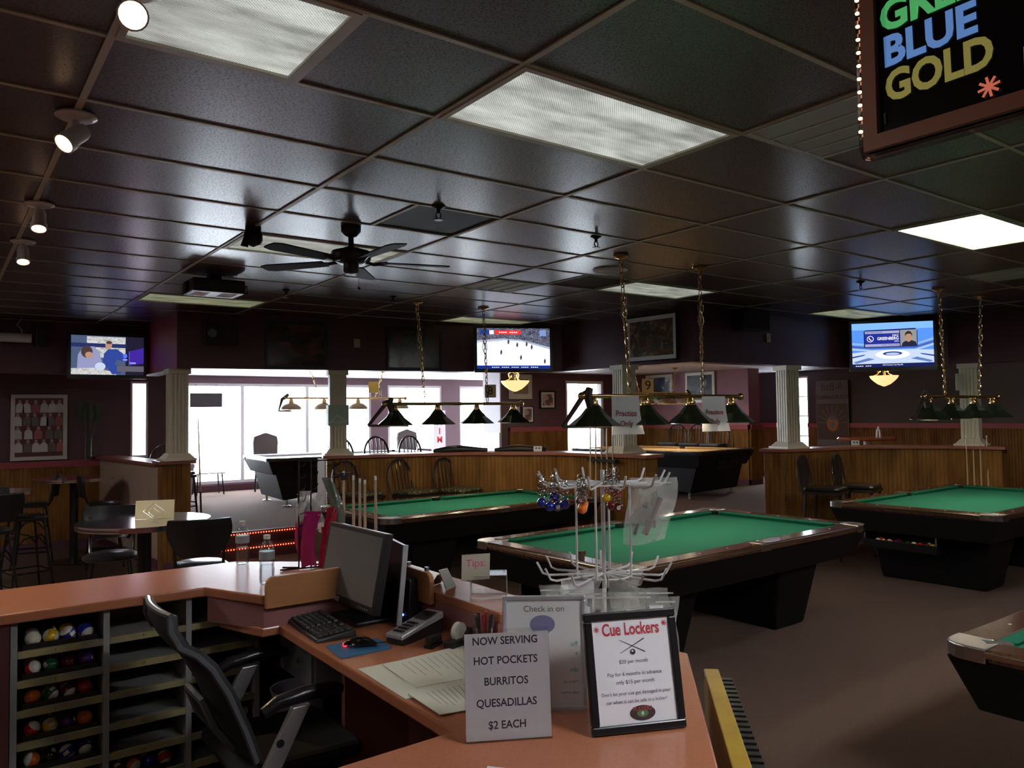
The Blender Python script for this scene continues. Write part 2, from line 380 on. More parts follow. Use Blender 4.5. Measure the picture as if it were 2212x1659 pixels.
# ---- half walls with grooved boards, ledge and skirting
def beadboard(pts, z0, z1, m, parent, pitch=.05):
    row = []
    for (ax,ay),(bx,by) in zip(pts, pts[1:]):
        d = Vector((bx-ax,by-ay)); l = d.length; d /= l; nrm = Vector((d.y,-d.x)); k = max(1, int(l/pitch))
        for q in range(k):
            s0 = l*q/k; s1 = l*(q+1)/k
            for s, e in ((s0,.0),(s0+.004,.006),(s1-.006,.006),(s1-.001,.0)):
                p = Vector((ax,ay))+d*s+nrm*e; row.append((p.x,p.y))
    row.append(pts[-1])
    return MB().grid([[(x,y,z0) for x,y in row],[(x,y,z1) for x,y in row]]).obj('beadboard', m, parent)
def half_wall(name, pts, z1, t=.24, z0=0., base=True, m=PINE, ledge=LEDGE):
    core = struct(MB().prism(pts+offset(pts,t)[::-1],z0,z1-.005).obj(name, m))
    beadboard(offset(pts,-.004),z0,z1,m,core)
    o = offset(pts,-.06); i = offset(pts,t+.06)
    e0 = (Vector(pts[0])-Vector(pts[1])).normalized()*.05; e1 = (Vector(pts[-1])-Vector(pts[-2])).normalized()*.05
    for L in (o, i):
        L[0] = tuple(Vector(L[0])+e0); L[-1] = tuple(Vector(L[-1])+e1)
    MB().prism(o+i[::-1],z1-.002,z1+.038).obj('ledge', ledge, core, bevel=.006)
    if base: MB().prism(offset(pts,-.022)+offset(pts,-.001)[::-1],z0,z0+.11).obj('skirting', mat('plum_skirting',(.10,.03,.06),.5), core)
    return core
hc = half_wall('wall_divider_center', HW_C, 1.245)
hr = half_wall('wall_divider_right', HW_R, 1.245)
# white panel puts the daylight on the centre divider's end into its colour
struct(MB().box(3.955,3.975,9.33,9.56,.31,1.24).obj('divider_end_light', WHITE))
LITPINE = mat('lit_pine', (.40,.30,.23), .45)  # pine lightened so the light on the left divider sits in its colour
half_wall('wall_divider_left', [(1.93,12.55),(2.16,9.98)], 1.215, .2, m=LITPINE)
half_wall('wall_pedestal_left', [(2.14,9.72),(2.44,9.72),(2.44,10.1)], 1.245, .25)
# wainscots on the room walls
def wains(name, pts, z0, z1, m=PINE):
    core = struct(MB().prism(offset(pts,-.03)+pts[::-1],z0,z1).obj(name, m)); beadboard(offset(pts,-.036),z0+.1,z1-.09,m,core)
    MB().prism(offset(pts,-.055)+pts[::-1],z1-.09,z1).obj('cap_rail', RED, core)
    MB().prism(offset(pts,-.045)+pts[::-1],z0,z0+.1).obj('skirting', mat('plum_skirting',(.10,.03,.06),.5), core); return core
wains('trim_4', [(-4,12.6),(2.1,12.6)], 0, 1.21)
wains('trim_5', [(9.33,12.75),(10.85,12.75)], .31, 1.5); wains('trim_6', [(11.95,12.75),(13.0,12.75)], .31, 1.5)
wains('trim_7', [(13.0,12.75),(13.0,9.7)], .31, 1.5); wains('trim_8', [(13.0,9.7),(13.35,9.7)], .31, 1.5)
wains('trim_9', [(15,12.75),(15,10.43)], .31, 1.5); wains('trim_10', [(15,9.67),(15,-3.5)], .31, 1.5)
for k in range(7): pass
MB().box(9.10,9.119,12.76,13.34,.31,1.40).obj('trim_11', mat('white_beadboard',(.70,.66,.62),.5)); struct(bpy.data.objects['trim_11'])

# ---- fluted columns on the half walls
def column(x, y, rz, label, z0=1.283, z1=2.36, w=.105):
    t = thing('column', label, 'column', (x,y,z0), rz, 'fluted columns on the half walls')
    h = z1-z0
    MB().box(-w-.075,w+.075,-w-.075,w+.075,0,.025).hexa([(-w-.06,-w-.06,.025),(w+.06,-w-.06,.025),(w+.06,w+.06,.025),(-w-.06,w+.06,.025)],
        [(-w-.01,-w-.01,.085),(w+.01,-w-.01,.085),(w+.01,w+.01,.085),(-w-.01,w+.01,.085)]).obj('column_base', CREAM, t)
    m = MB().box(-w+.012,w-.012,-w+.012,w-.012,.08,h)
    for s in range(4):
        for k in range(5):
            c = -w+.021+k*(2*w-.042)/4; q = .013
            p = [(c-q,-w),(c+q,-w),(c+q,-w+.02),(c-q,-w+.02)]
            a = s*PI/2; pp = [(x*math.cos(a)-y*math.sin(a), x*math.sin(a)+y*math.cos(a)) for x,y in p]
            m.prism(pp,.085,h)
    m.obj('fluted_shaft', CREAM, t)
    MB().box(-w-.02,w+.02,-w-.02,w+.02,h-.06,h).obj('capital', CREAM, t); return t
column(2.32,9.82,0,'cream fluted column beside the carpeted steps, leftmost of the columns')
c2 = column(4.16,9.40,-.3,'cream fluted column with a pale green paper taped around it')
column(6.86,6.95,-.1,'cream fluted column behind the practice only lamp with cues hung on it')
column(9.0,6.10,-.25,'cream fluted column above two black stools, in front of a bright narrow window')
column(11.02,4.72,.2,'cream fluted column behind the brass lamp, rightmost of the columns')
PG = mat('pale_green_paper',(.42,.50,.42),.6); p = tag(MB().box(-.128,.128,-.128,.128,0,.26).obj('column_notice', PG, None, loc=(4.16,9.40,1.66), rot=(0,0,-.3)), 'pale green notice wrapped round the column', 'notice')
for pts in ([(-.10,.03),(-.02,.13),(.10,.05)],[(-.11,.04),(.11,.04)]):
    MB().tube([(x,-.131,z) for x,z in pts],.006,5).obj('stripe', WHITE, p)

# ---- ceiling fixtures
def lens(name, col, s, gap=.012):
    m = bpy.data.materials.new(name); m.use_nodes = True; nt = m.node_tree; N = nt.nodes; L = nt.links
    b = N['Principled BSDF']; b.inputs['Base Color'].default_value = (.6,.6,.58,1); b.inputs['Roughness'].default_value = .15
    g = N.new('ShaderNodeNewGeometry'); sp = N.new('ShaderNodeSeparateXYZ'); L.new(g.outputs['Position'], sp.inputs[0])
    ms = []
    for ax in (0,1):
        a = N.new('ShaderNodeMath'); a.operation = 'MULTIPLY'; a.inputs[1].default_value = 2*PI/gap; L.new(sp.outputs[ax], a.inputs[0])
        c = N.new('ShaderNodeMath'); c.operation = 'SINE'; L.new(a.outputs[0], c.inputs[0]); ms.append(c)
    pr = N.new('ShaderNodeMath'); pr.operation = 'MULTIPLY'; L.new(ms[0].outputs[0], pr.inputs[0]); L.new(ms[1].outputs[0], pr.inputs[1])
    nz = N.new('ShaderNodeTexNoise'); nz.inputs['Scale'].default_value = 4.5; nz.inputs['Detail'].default_value = 2
    mp = N.new('ShaderNodeMapping'); mp.inputs['Scale'].default_value = (.8,2.4,1); L.new(g.outputs['Position'], mp.inputs[0]); L.new(mp.outputs[0], nz.inputs['Vector'])
    mr = N.new('ShaderNodeMapRange'); mr.inputs['From Min'].default_value = .3; mr.inputs['From Max'].default_value = .7; mr.inputs['To Min'].default_value = .45*s; mr.inputs['To Max'].default_value = 1.25*s
    L.new(nz.outputs['Fac'], mr.inputs['Value'])
    m2 = N.new('ShaderNodeMath'); m2.operation = 'MULTIPLY_ADD'; m2.inputs[1].default_value = .45; m2.inputs[2].default_value = .75; L.new(pr.outputs[0], m2.inputs[0])
    m3 = N.new('ShaderNodeMath'); m3.operation = 'MULTIPLY'; L.new(m2.outputs[0], m3.inputs[0]); L.new(mr.outputs[0], m3.inputs[1])
    b.inputs['Emission Color'].default_value = (*col,1); L.new(m3.outputs[0], b.inputs['Emission Strength'])
    bp = N.new('ShaderNodeBump'); bp.inputs['Strength'].default_value = .6; bp.inputs['Distance'].default_value = .004; L.new(pr.outputs[0], bp.inputs['Height']); L.new(bp.outputs[0], b.inputs['Normal'])
    return m
LN = lens('prismatic_lens_lit', (.95,1.0,.93), .55); LB = lens('prismatic_lens_bright', (1,.98,.93), 7.); LF = lens('prismatic_lens_reflecting', (.80,.86,.52), .30); LX = lens('added_lens_counter', (.94,.97,1), 56.); LY = lens('added_lens_stools', (1,.93,.88), 40.); LZ = lens('added_lens_soft', (1,.95,.9), 5.); LM = lens('prismatic_lens_mid', (.86,.9,.78), .42)
def troffer(x, y, wx, m, label, wy=DY):
    t = thing('ceiling_light', label, 'ceiling light', (x,y,ZC-.004), 0, 'fluorescent ceiling lights')
    f = .035; MB().box(.01,wx-.01,.01,f,-.006,.03).box(.01,wx-.01,wy-f,wy-.01,-.006,.03).box(.01,f,f,wy-f,-.006,.03).box(wx-f,wx-.01,f,wy-f,-.006,.03).obj('frame', GRIDM, t)
    MB().box(f,wx-f,f,wy-f,.004,.014).obj('lens', m, t); return t
def cell(i, j): return GX+i*DX, GY+j*DY
troffer(*cell(0,0),DX,LN,'large rectangular fluorescent light with dotted lens in the middle of the ceiling')
troffer(GX-DX,GY,DY,LN,'square fluorescent light beside the glowing warm spotlight')
troffer(*cell(3,0),DX,LB,'glaring white fluorescent light at the right, brightest of all')
troffer(*cell(0,5),DX,LM,'fluorescent light behind the ceiling fan')
troffer(*cell(0,10),DX,LF,'yellowish fluorescent light above the hanging projector')  # faint lens glow stands in for window light reflected by the fixture
troffer(*cell(3,5),DX,LM,'pale fluorescent light crossed by the practice lamp chains')
troffer(*cell(3,10),DX,LF,'yellowish fluorescent light just above the hockey television')
troffer(*cell(6,5),DX,LF,'dim fluorescent light above and left of the sports studio television')
troffer(*cell(6,0),DX,LB,'lit fluorescent light above the far end of the right hand pool table')
for c in ((-3,0),(-3,5),(-3,10),(0,-5),(-3,-5),(3,-5)):  # unseen fixtures added to brighten the counter and the left seating
    troffer(*cell(*c),DX,LX if c in ((0,-5),(3,-5)) else LY if c in ((-3,5),(-3,10)) else LZ,'added unseen fluorescent light near the counter, ' + {(-3,0):'left of the spotlights',(-3,5):'above the bar stools',(-3,10):'left of the projection screen',(0,-5):'behind the camera',(-3,-5):'behind and left of the camera',(3,-5):'behind and right of the camera'}[c])
def vent(x, y, label, n=4):
    t = thing('air_vent', label, 'vent', (x,y,ZC-.004), 0, 'square ceiling air vents'); V = mat('grey_vent_metal',(.50,.51,.54),.4,.2)
    w = DY; f = .03
    MB().box(.01,w-.01,.01,f,-.006,.02).box(.01,w-.01,w-f,w-.01,-.006,.02).box(.01,f,f,w-f,-.006,.02).box(w-f,w-.01,f,w-f,-.006,.02).obj('frame', V, t)
    MB().box(f,w-f,f,w-f,.012,.018).obj('back_plate', mat('vent_shadow_grey',(.03,.03,.035),.6), t)
    for k in range(n):
        y0 = f+.01+k*(w-2*f)/n; d = (w-2*f)/n-.02
        if k: MB().box(y0-.016,y0-.006,f,w-f,-.010,.0).obj('divider_bar', mat('pale_vent_bar',(.70,.68,.60),.4), t)
        MB().hexa([(y0,f,.010),(y0+d,f,-.006),(y0+d,w-f,-.006),(y0,w-f,.010)],[(y0,f,.013),(y0+d,f,-.003),(y0+d,w-f,-.003),(y0,w-f,.013)]).obj('louvre', V, t)
vent(GX+DX,GY-DY,'grey louvred air vent half hidden by the menu board'); vent(GX+2*DX,GY+6*DY,'shiny louvred air vent above the pool lamp chains'); vent(GX+5*DX,GY+DY,'dim louvred air vent at the right picture edge')
t = thing('ceiling_speaker','round flush ceiling speaker near the practice lamp chain','speaker',(4.71,4.91,ZC))
MB().lathe([(.0,-.012),(.09,-.012),(.12,-.008),(.15,-.012),(.155,0)],24).obj('grille', mat('beige_speaker',(.42,.37,.32),.5), t)
MB().lathe([(.03,-.014),(.08,-.013)],20).obj('ring', mat('brown_speaker_ring',(.2,.13,.09),.5), t)
def sprinkler(x, y, label):
    t = thing('fire_sprinkler', label, 'sprinkler', (x,y,ZC), 0, 'ceiling fire sprinklers')
    MB().lathe([(.0,0),(.04,0),(.04,-.006),(.012,-.02),(.010,-.045),(0,-.045)],12).obj('escutcheon', BLACKM, t)
    MB().tube([(-.012,0,-.04),(-.018,0,-.06),(-.005,0,-.08)],.004,5).tube([(.012,0,-.04),(.018,0,-.06),(.005,0,-.08)],.004,5).obj('yoke', BLACKM, t)
    MB().lathe([(0,-.085),(.028,-.085),(.028,-.081),(0,-.081)],10).obj('deflector', BLACKM, t)
sprinkler(2.40,3.96,'dark fire sprinkler at the edge of the dark square ceiling tile'); sprinkler(3.73,4.03,'dark fire sprinkler between the large light and the brass canopy')
sprinkler(3.84,7.26,'small fire sprinkler left of the far pool lamp canopies'); sprinkler(7.23,4.06,'fire sprinkler above the sports studio television')
sprinkler(2.75,7.4,'pale fire sprinkler right of the projector')
def spotlight(x, y, aim, label, e):
    t = thing('spotlight', label, 'spotlight', (x,y,ZC-.006), 0, 'white spotlights along the ceiling grid')
    W = mat('white_spot_enamel',(.62,.60,.58),.3)
    MB().lathe([(0,0),(.075,0),(.078,-.008),(.06,-.018),(.02,-.022),(0,-.022)],24).obj('canopy', W, t)
    MB().tube([(0,0,-.02),(0,0,-.07)],.013,8).obj('stem', W, t)
    a = Vector(aim).normalized(); c = Vector((0,0,-.085))
    k = link('head', MB().lathe([(.0,-.05),(.03,-.05),(.036,-.03),(.036,.03),(.042,.045),(.042,.075),(.037,.075),(.034,.03),(0,.03)],18).mesh('head', W, True), t, 0, c)
    k.rotation_mode = 'QUATERNION'; k.rotation_quaternion = Vector((0,0,1)).rotation_difference(a)
    MB().lathe([(0,.052),(.034,.052),(.034,.058),(0,.062)],16).obj('bulb', em('warm_halogen',(1,.62,.36),9), k)
    l = bpy.data.lights.new('halogen','SPOT'); l.energy = e; l.color = (1,.72,.45); l.spot_size = 1.7; l.spot_blend = .8; l.shadow_soft_size = .035
    o = bpy.data.objects.new('halogen', l); COL.objects.link(o); o.parent = t; o.location = c+a*.08
    o.rotation_mode = 'QUATERNION'; o.rotation_quaternion = Vector((0,0,-1)).rotation_difference(a)
spotlight(.44,2.40,(-.10,-.80,-.35),'warm spotlight glaring towards the camera beside the square light',60)
spotlight(.45,3.56,(-.55,-.35,-.6),'white spotlight tilted down to the left, second along the grid line',50)
spotlight(.47,5.15,(-.05,-.4,-.9),'white spotlight pointing down, third along the grid line',45)
spotlight(.48,6.29,(.0,-.4,-.9),'small white spotlight farthest along the grid line',45)
# ================================================================== POOL TABLES
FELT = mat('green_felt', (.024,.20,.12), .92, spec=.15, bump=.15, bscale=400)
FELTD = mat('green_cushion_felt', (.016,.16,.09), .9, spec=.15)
RAILW = mat('mahogany_rail', (.085,.030,.016), .16, spec=.6, col2=(.14,.055,.03), scale=5, stretch=(1,8,1), coat=.6)
TRIMM = mat('bronze_rail_trim', (.62,.50,.36), .2, 1)
CAST = mat('aluminium_corner', (.52,.49,.44), .25, 1)
PTBODY = mat('black_laminate', (.009,.008,.008), .5, spec=.15)
SPOT = mat('pearl_sight', (.8,.78,.7), .3)
BALLC = dict(yellow=(.75,.46,.02), blue=(.015,.03,.30), red=(.55,.02,.015), purple=(.07,.015,.16), orange=(.75,.17,.015), green=(.01,.12,.05), maroon=(.16,.012,.02), black=(.01,.01,.01), white=(.80,.76,.62))
def bm_(c): return mat('ball_'+c, BALLC[c], .06, spec=.6, coat=.5)
IVORY = bm_('white'); BALLS = {}
def ball_mesh(kind):
    if kind in BALLS: return BALLS[kind]
    col, stripe = kind; n, k, r = 16, 12, .0286; m = MB().sphere((0,0,r),r,n,k)
    for i, f in enumerate(m.f):
        c = sum((Vector(m.v[q]) for q in f), Vector())/len(f)-Vector((0,0,r)); c.normalize()
        w = (stripe and abs(c.z) > .58) or (col != 'white' and c.x > .93)
        m.m[i] = 1 if w else 0
    BALLS[kind] = m.mesh('pool_ball', [bm_(col), IVORY], True); return BALLS[kind]
def ball(kind, loc, label, group, rot=None):
    o = link('pool_ball', ball_mesh(kind), None, 0, None); r = .0286
    e = rot or (random.uniform(-1.2,1.2), random.uniform(-1.2,1.2), random.uniform(0,6))
    R = Matrix.Rotation(e[2],4,'Z')@Matrix.Rotation(e[1],4,'Y')@Matrix.Rotation(e[0],4,'X')
    o.matrix_world = Matrix.Translation(Vector(loc)+Vector((0,0,r)))@R@Matrix.Translation((0,0,-r))
    return tag(o, label, 'pool ball', group)

def pool_table(label, loc, rz, L=2.95, W=1.62, H=.80, felt=FELT, feltd=FELTD, box=True, style='crown', rail=RAILW, group='pool tables'):
    t = thing('pool_table', label, 'pool table', loc, rz, group)
    hx, hy = L/2, W/2; rw = .14; cx, cy = hx-rw, hy-rw; tz = H
    MB().box(-cx-.02,cx+.02,-cy-.02,cy+.02,tz-.06,tz-.035).obj('cloth_bed', felt, t)
    # cushions (six) with angled ends and sloping nose
    cw = .055
    def cush(a, b, side):   # along x at y = side*cy
        y0 = side*cy; y1 = side*(cy-cw); s = 1 if side > 0 else -1
        bt = [(a,y0,tz-.036),(b,y0,tz-.036),(b-.045,y1+side*.02,tz-.036),(a+.045,y1+side*.02,tz-.036)]
        tp = [(a,y0,tz+.002),(b,y0,tz+.002),(b-.05,y1,tz-.008),(a+.05,y1,tz-.008)]
        if side < 0: bt, tp = bt[::-1], tp[::-1]
        return MB().hexa(bt[::-1], tp[::-1])
    for s in (1,-1):
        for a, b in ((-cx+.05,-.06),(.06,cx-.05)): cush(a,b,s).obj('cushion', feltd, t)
        x0 = s*cx; x1 = s*(cx-cw); a, b = -cy+.05, cy-.05
        bt = [(x0,a,tz-.036),(x0,b,tz-.036),(x1+s*.02,b-.045,tz-.036),(x1+s*.02,a+.045,tz-.036)]
        tp = [(x0,a,tz+.002),(x0,b,tz+.002),(x1,b-.05,tz-.008),(x1,a+.05,tz-.008)]
        if s < 0: bt, tp = bt[::-1], tp[::-1]
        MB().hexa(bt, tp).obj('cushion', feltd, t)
    cc = .17
    for s in (1,-1):   # side rails (two halves) and end rails, then castings
        for a, b in ((-hx+cc,-.065),(.065,hx-cc)):
            MB().prism([(a,s*cy),(b,s*cy),(b,s*hy),(a,s*hy)],tz-.05,tz+.004).obj('side_rail', rail, t, bevel=.008)
            for q in (1,2,3): MB().lathe([(0,0),(.008,0),(.008,.0012),(0,.0012)],8,(a+(b-a)*q/4,s*(cy+.07),tz+.004)).obj('sight', SPOT, t)
        MB().prism([(s*cx,-hy+cc),(s*hx,-hy+cc),(s*hx,hy-cc),(s*cx,hy-cc)],tz-.05,tz+.004).obj('end_rail', rail, t, bevel=.008)
        for q in (1,2,3): MB().lathe([(0,0),(.008,0),(.008,.0012),(0,.0012)],8,(s*(cx+.07),(-hy+cc)+(2*hy-2*cc)*q/4,tz+.004)).obj('sight', SPOT, t)
        MB().box(-.065,.065,min(s*(cy+.03),s*hy),max(s*(cy+.03),s*hy),tz-.055,tz+.006).obj('side_casting', CAST if box else BLACKM, t, bevel=.006)
        MB().box(-hx+.16,hx-.16,min(s*hy,s*(hy+.012)),max(s*hy,s*(hy+.012)),tz-.030,tz-.004).obj('rail_trim', TRIMM if box else BLACKM, t, bevel=.004)
        MB().box(min(s*hx,s*(hx+.012)),max(s*hx,s*(hx+.012)),-hy+.16,hy-.16,tz-.030,tz-.004).obj('rail_trim', TRIMM if box else BLACKM, t, bevel=.004)
    for sx in (1,-1):
        for sy in (1,-1):
            r = .10; pts = [(hx-cc,cy+.005),(hx-cc,hy+.012)]
            pts += [(hx+.012-r+r*math.sin(a), hy+.012-r+r*math.cos(a)) for a in (0,PI/8,PI/4,3*PI/8,PI/2)]
            pts += [(hx+.012,hy-cc),(cx+.005,hy-cc),(cx+.055,hy-cc+.03),(hx-cc+.055,hy-cc+.055),(hx-cc+.03,cy+.055)]
            MB().prism([(sx*x,sy*y) for x,y in pts],tz-.055,tz+.006).obj('corner_casting', CAST if box else BLACKM, t, bevel=.006)
            MB().lathe([(0,tz-.12),(.05,tz-.12),(.062,tz-.03),(.066,tz+.001)],14,(sx*(cx-.005),sy*(cy-.005),0)).obj('corner_pocket', BLACK, t)
    for s in (1,-1): MB().lathe([(0,tz-.12),(.05,tz-.12),(.058,tz-.03),(.06,tz-.001)],14,(0,s*(cy+.02),0)).obj('side_pocket', BLACK, t)
    zt, zb, ins = tz-.05, tz-.27, .10
    a, b = hx-.005, hy-.005
    if style == 'crown':
        q = lambda x, y, z: [(-x,-y,z),(x,-y,z),(x,y,z),(-x,y,z)]
        MB().hexa(q(a-ins*.55,b-ins,zb), q(a,b,zt)).obj('apron', PTBODY, t, bevel=.01)
        for s in (1,-1):      # broad tapered end pedestals
            x0, x1 = s*(hx-.95), s*(hx-.42); w = hy-.22
            lo = [(min(x0,x1)+.06,-w+.10,0),(max(x0,x1)-.06,-w+.10,0),(max(x0,x1)-.06,w-.10,0),(min(x0,x1)+.06,w-.10,0)]
            hi = [(min(x0,x1)-.03,-w,zb+.01),(max(x0,x1)+.03,-w,zb+.01),(max(x0,x1)+.03,w,zb+.01),(min(x0,x1)-.03,w,zb+.01)]
            MB().hexa(lo,hi).obj('pedestal', PTBODY, t, bevel=.02)
        MB().box(-.6,.6,-.09,.09,.24,.42).obj('stretcher', PTBODY, t)
    else:
        n = 14; prof = []
        for i in range(n+1):
            u = -1+2*i/n; prof.append((u*(hx-.30), .16+.16*math.cos(u*PI/2)**2 - .05*abs(u)))
        for s in (1,-1):
            w = hy-.16; y0, y1 = s*w-.02, s*w+.02
            rows = [[(x,y,z) for x,z in prof] for y in (y0,y1)]; top = [[(x*1.12,y,zb+.02) for x,z in prof] for y in (y0,y1)]
            m = MB(); m.grid([rows[0],top[0]]); m.grid([top[1],rows[1]]); m.grid([rows[1],rows[0]]); m.grid([top[0],top[1]]); m.obj('arched_skirt', PTBODY, t)
        for s in (1,-1):
            x = s*(hx-.30); w = hy-.16; xt = s*(hx-.18)
            MB().hexa([(x-.02,-w,.11),(x+.02,-w,.11),(x+.02,w,.11),(x-.02,w,.11)],[(xt-.02,-w,zb+.02),(xt+.02,-w,zb+.02),(xt+.02,w,zb+.02),(xt-.02,w,zb+.02)]).obj('end_panel', PTBODY, t)
            for sy in (1,-1):
                MB().lathe([(.07,0),(.07,.012),(.025,.02),(.022,.12),(0,.12)],16,(s*(hx-.36),sy*(hy-.22),0)).obj('levelling_foot', CHROME, t)
        q = lambda x, y, z: [(-x,-y,z),(x,-y,z),(x,y,z),(-x,y,z)]
        MB().hexa(q(a-.10,b-.10,zb), q(a,b,zt)).obj('apron', PTBODY, t, bevel=.01)
    return t
def ball_box(t, hx, balls, where, y0=.02):
    """open ball return tray under the left end of a table (local -x)"""
    x = -hx+.10; W = .36
    m = MB(); c = y0
    m.box(x-.02,x+.22,c-W,c-W+.02,.40,.56).box(x-.02,x+.22,c+W-.02,c+W,.40,.56).box(x-.02,x+.24,c-W,c+W,.37,.405).box(x+.2,x+.24,c-W,c+W,.40,.56).box(x-.035,x-.02,c-W,c+W,.37,.45)
    m.obj('ball_return_tray', PTBODY, t)
    MB().box(x-.03,x-.022,c-W,c-W+.012,.42,.55).obj('tray_end_trim', STEEL, t); MB().box(x-.03,x-.022,c+W-.012,c+W,.42,.55).obj('tray_end_trim', STEEL, t)
    mw = t.matrix_basis
    for k, (kind, row, q) in enumerate(balls):
        p = mw @ Vector((x+.02+row*.058, c+W-.06-q*.0605, .4055))
        d = ('striped ' if kind[1] else '')+kind[0]
        ball(kind, p, '%s pool ball in %s table tray, %s row place %s' % (d, where, ('front','back')[row], ('one','two','three','four','five','six','seven','eight','nine','ten','eleven')[q]), 'balls in table return trays')
Pm = pool_table('green pool table in the middle, under the practice only lamp', (4.90,4.36,0), .036)
Pl = pool_table('green pool table in front of three patterned chairs', (4.82,7.44,0), .02, L=2.82, W=1.50)
Pr = pool_table('green pool table at the right with ball tray showing', (9.16,3.95,0), .024, W=1.66)
Pf = pool_table('green pool table cut off at the lower right, nearest the camera', (4.90,.80,0), .0)
ball_box(Pm, 1.475, [(('orange',True),0,6),(('yellow',False),0,7),(('purple',False),0,8),(('blue',False),0,9),(('red',False),1,6),(('green',False),1,8),(('maroon',False),1,9),(('black',False),0,10)], 'middle', -.02)
ball_box(Pr, 1.475, [(('maroon',True),0,1),(('red',False),0,2),(('orange',True),0,3),(('purple',False),0,4),(('green',False),0,6),(('yellow',True),0,7),(('red',False),0,8),(('maroon',False),0,9),(('yellow',False),0,10),(('orange',True),1,1),(('red',False),1,4),(('green',True),1,9)], 'right hand', .12)
for T in (Pm, Pr): pass
# cue bridge hook and score beads on the near end rail of the middle table
t = thing('table_chalk_holder','small brown chalk holder clipped on the left rail of the middle table','chalk holder',(3.47,3.95,.806))
MB().box(-.02,.02,-.015,.015,0,.03).obj('clip', mat('brown_leather',(.13,.06,.03),.5), t); MB().box(-.012,.035,-.012,.012,.03,.055).obj('cup', MC['brown_leather'], t)
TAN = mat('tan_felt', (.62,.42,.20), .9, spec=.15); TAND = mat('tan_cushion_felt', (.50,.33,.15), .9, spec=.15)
P9 = pool_table('tan felt pool table with chrome feet on the raised floor', (10.72,9.98,.31), PI/2+.13, L=2.85, W=1.75, felt=TAN, feltd=TAND, box=False, style='arch', rail=BLACKM)
WFELT = mat('pale_felt', (.60,.62,.66), .9, spec=.15)
P8 = pool_table('dark pool table with pale cloth in front of the big windows', (5.85,13.10,.31), -.06, L=3.0, W=1.6, felt=WFELT, feltd=WFELT, box=False, style='arch', rail=BLACKM)
# coin panels on the near end of the tan table
for y in (-.16,.16):
    for z in (.60,.52): MB().box(-1.405,-1.395,y-.14,y+.14,z-.028,z+.028).obj('coin_panel', mat('gunmetal_panel',(.035,.035,.038),.3,.6), P9)

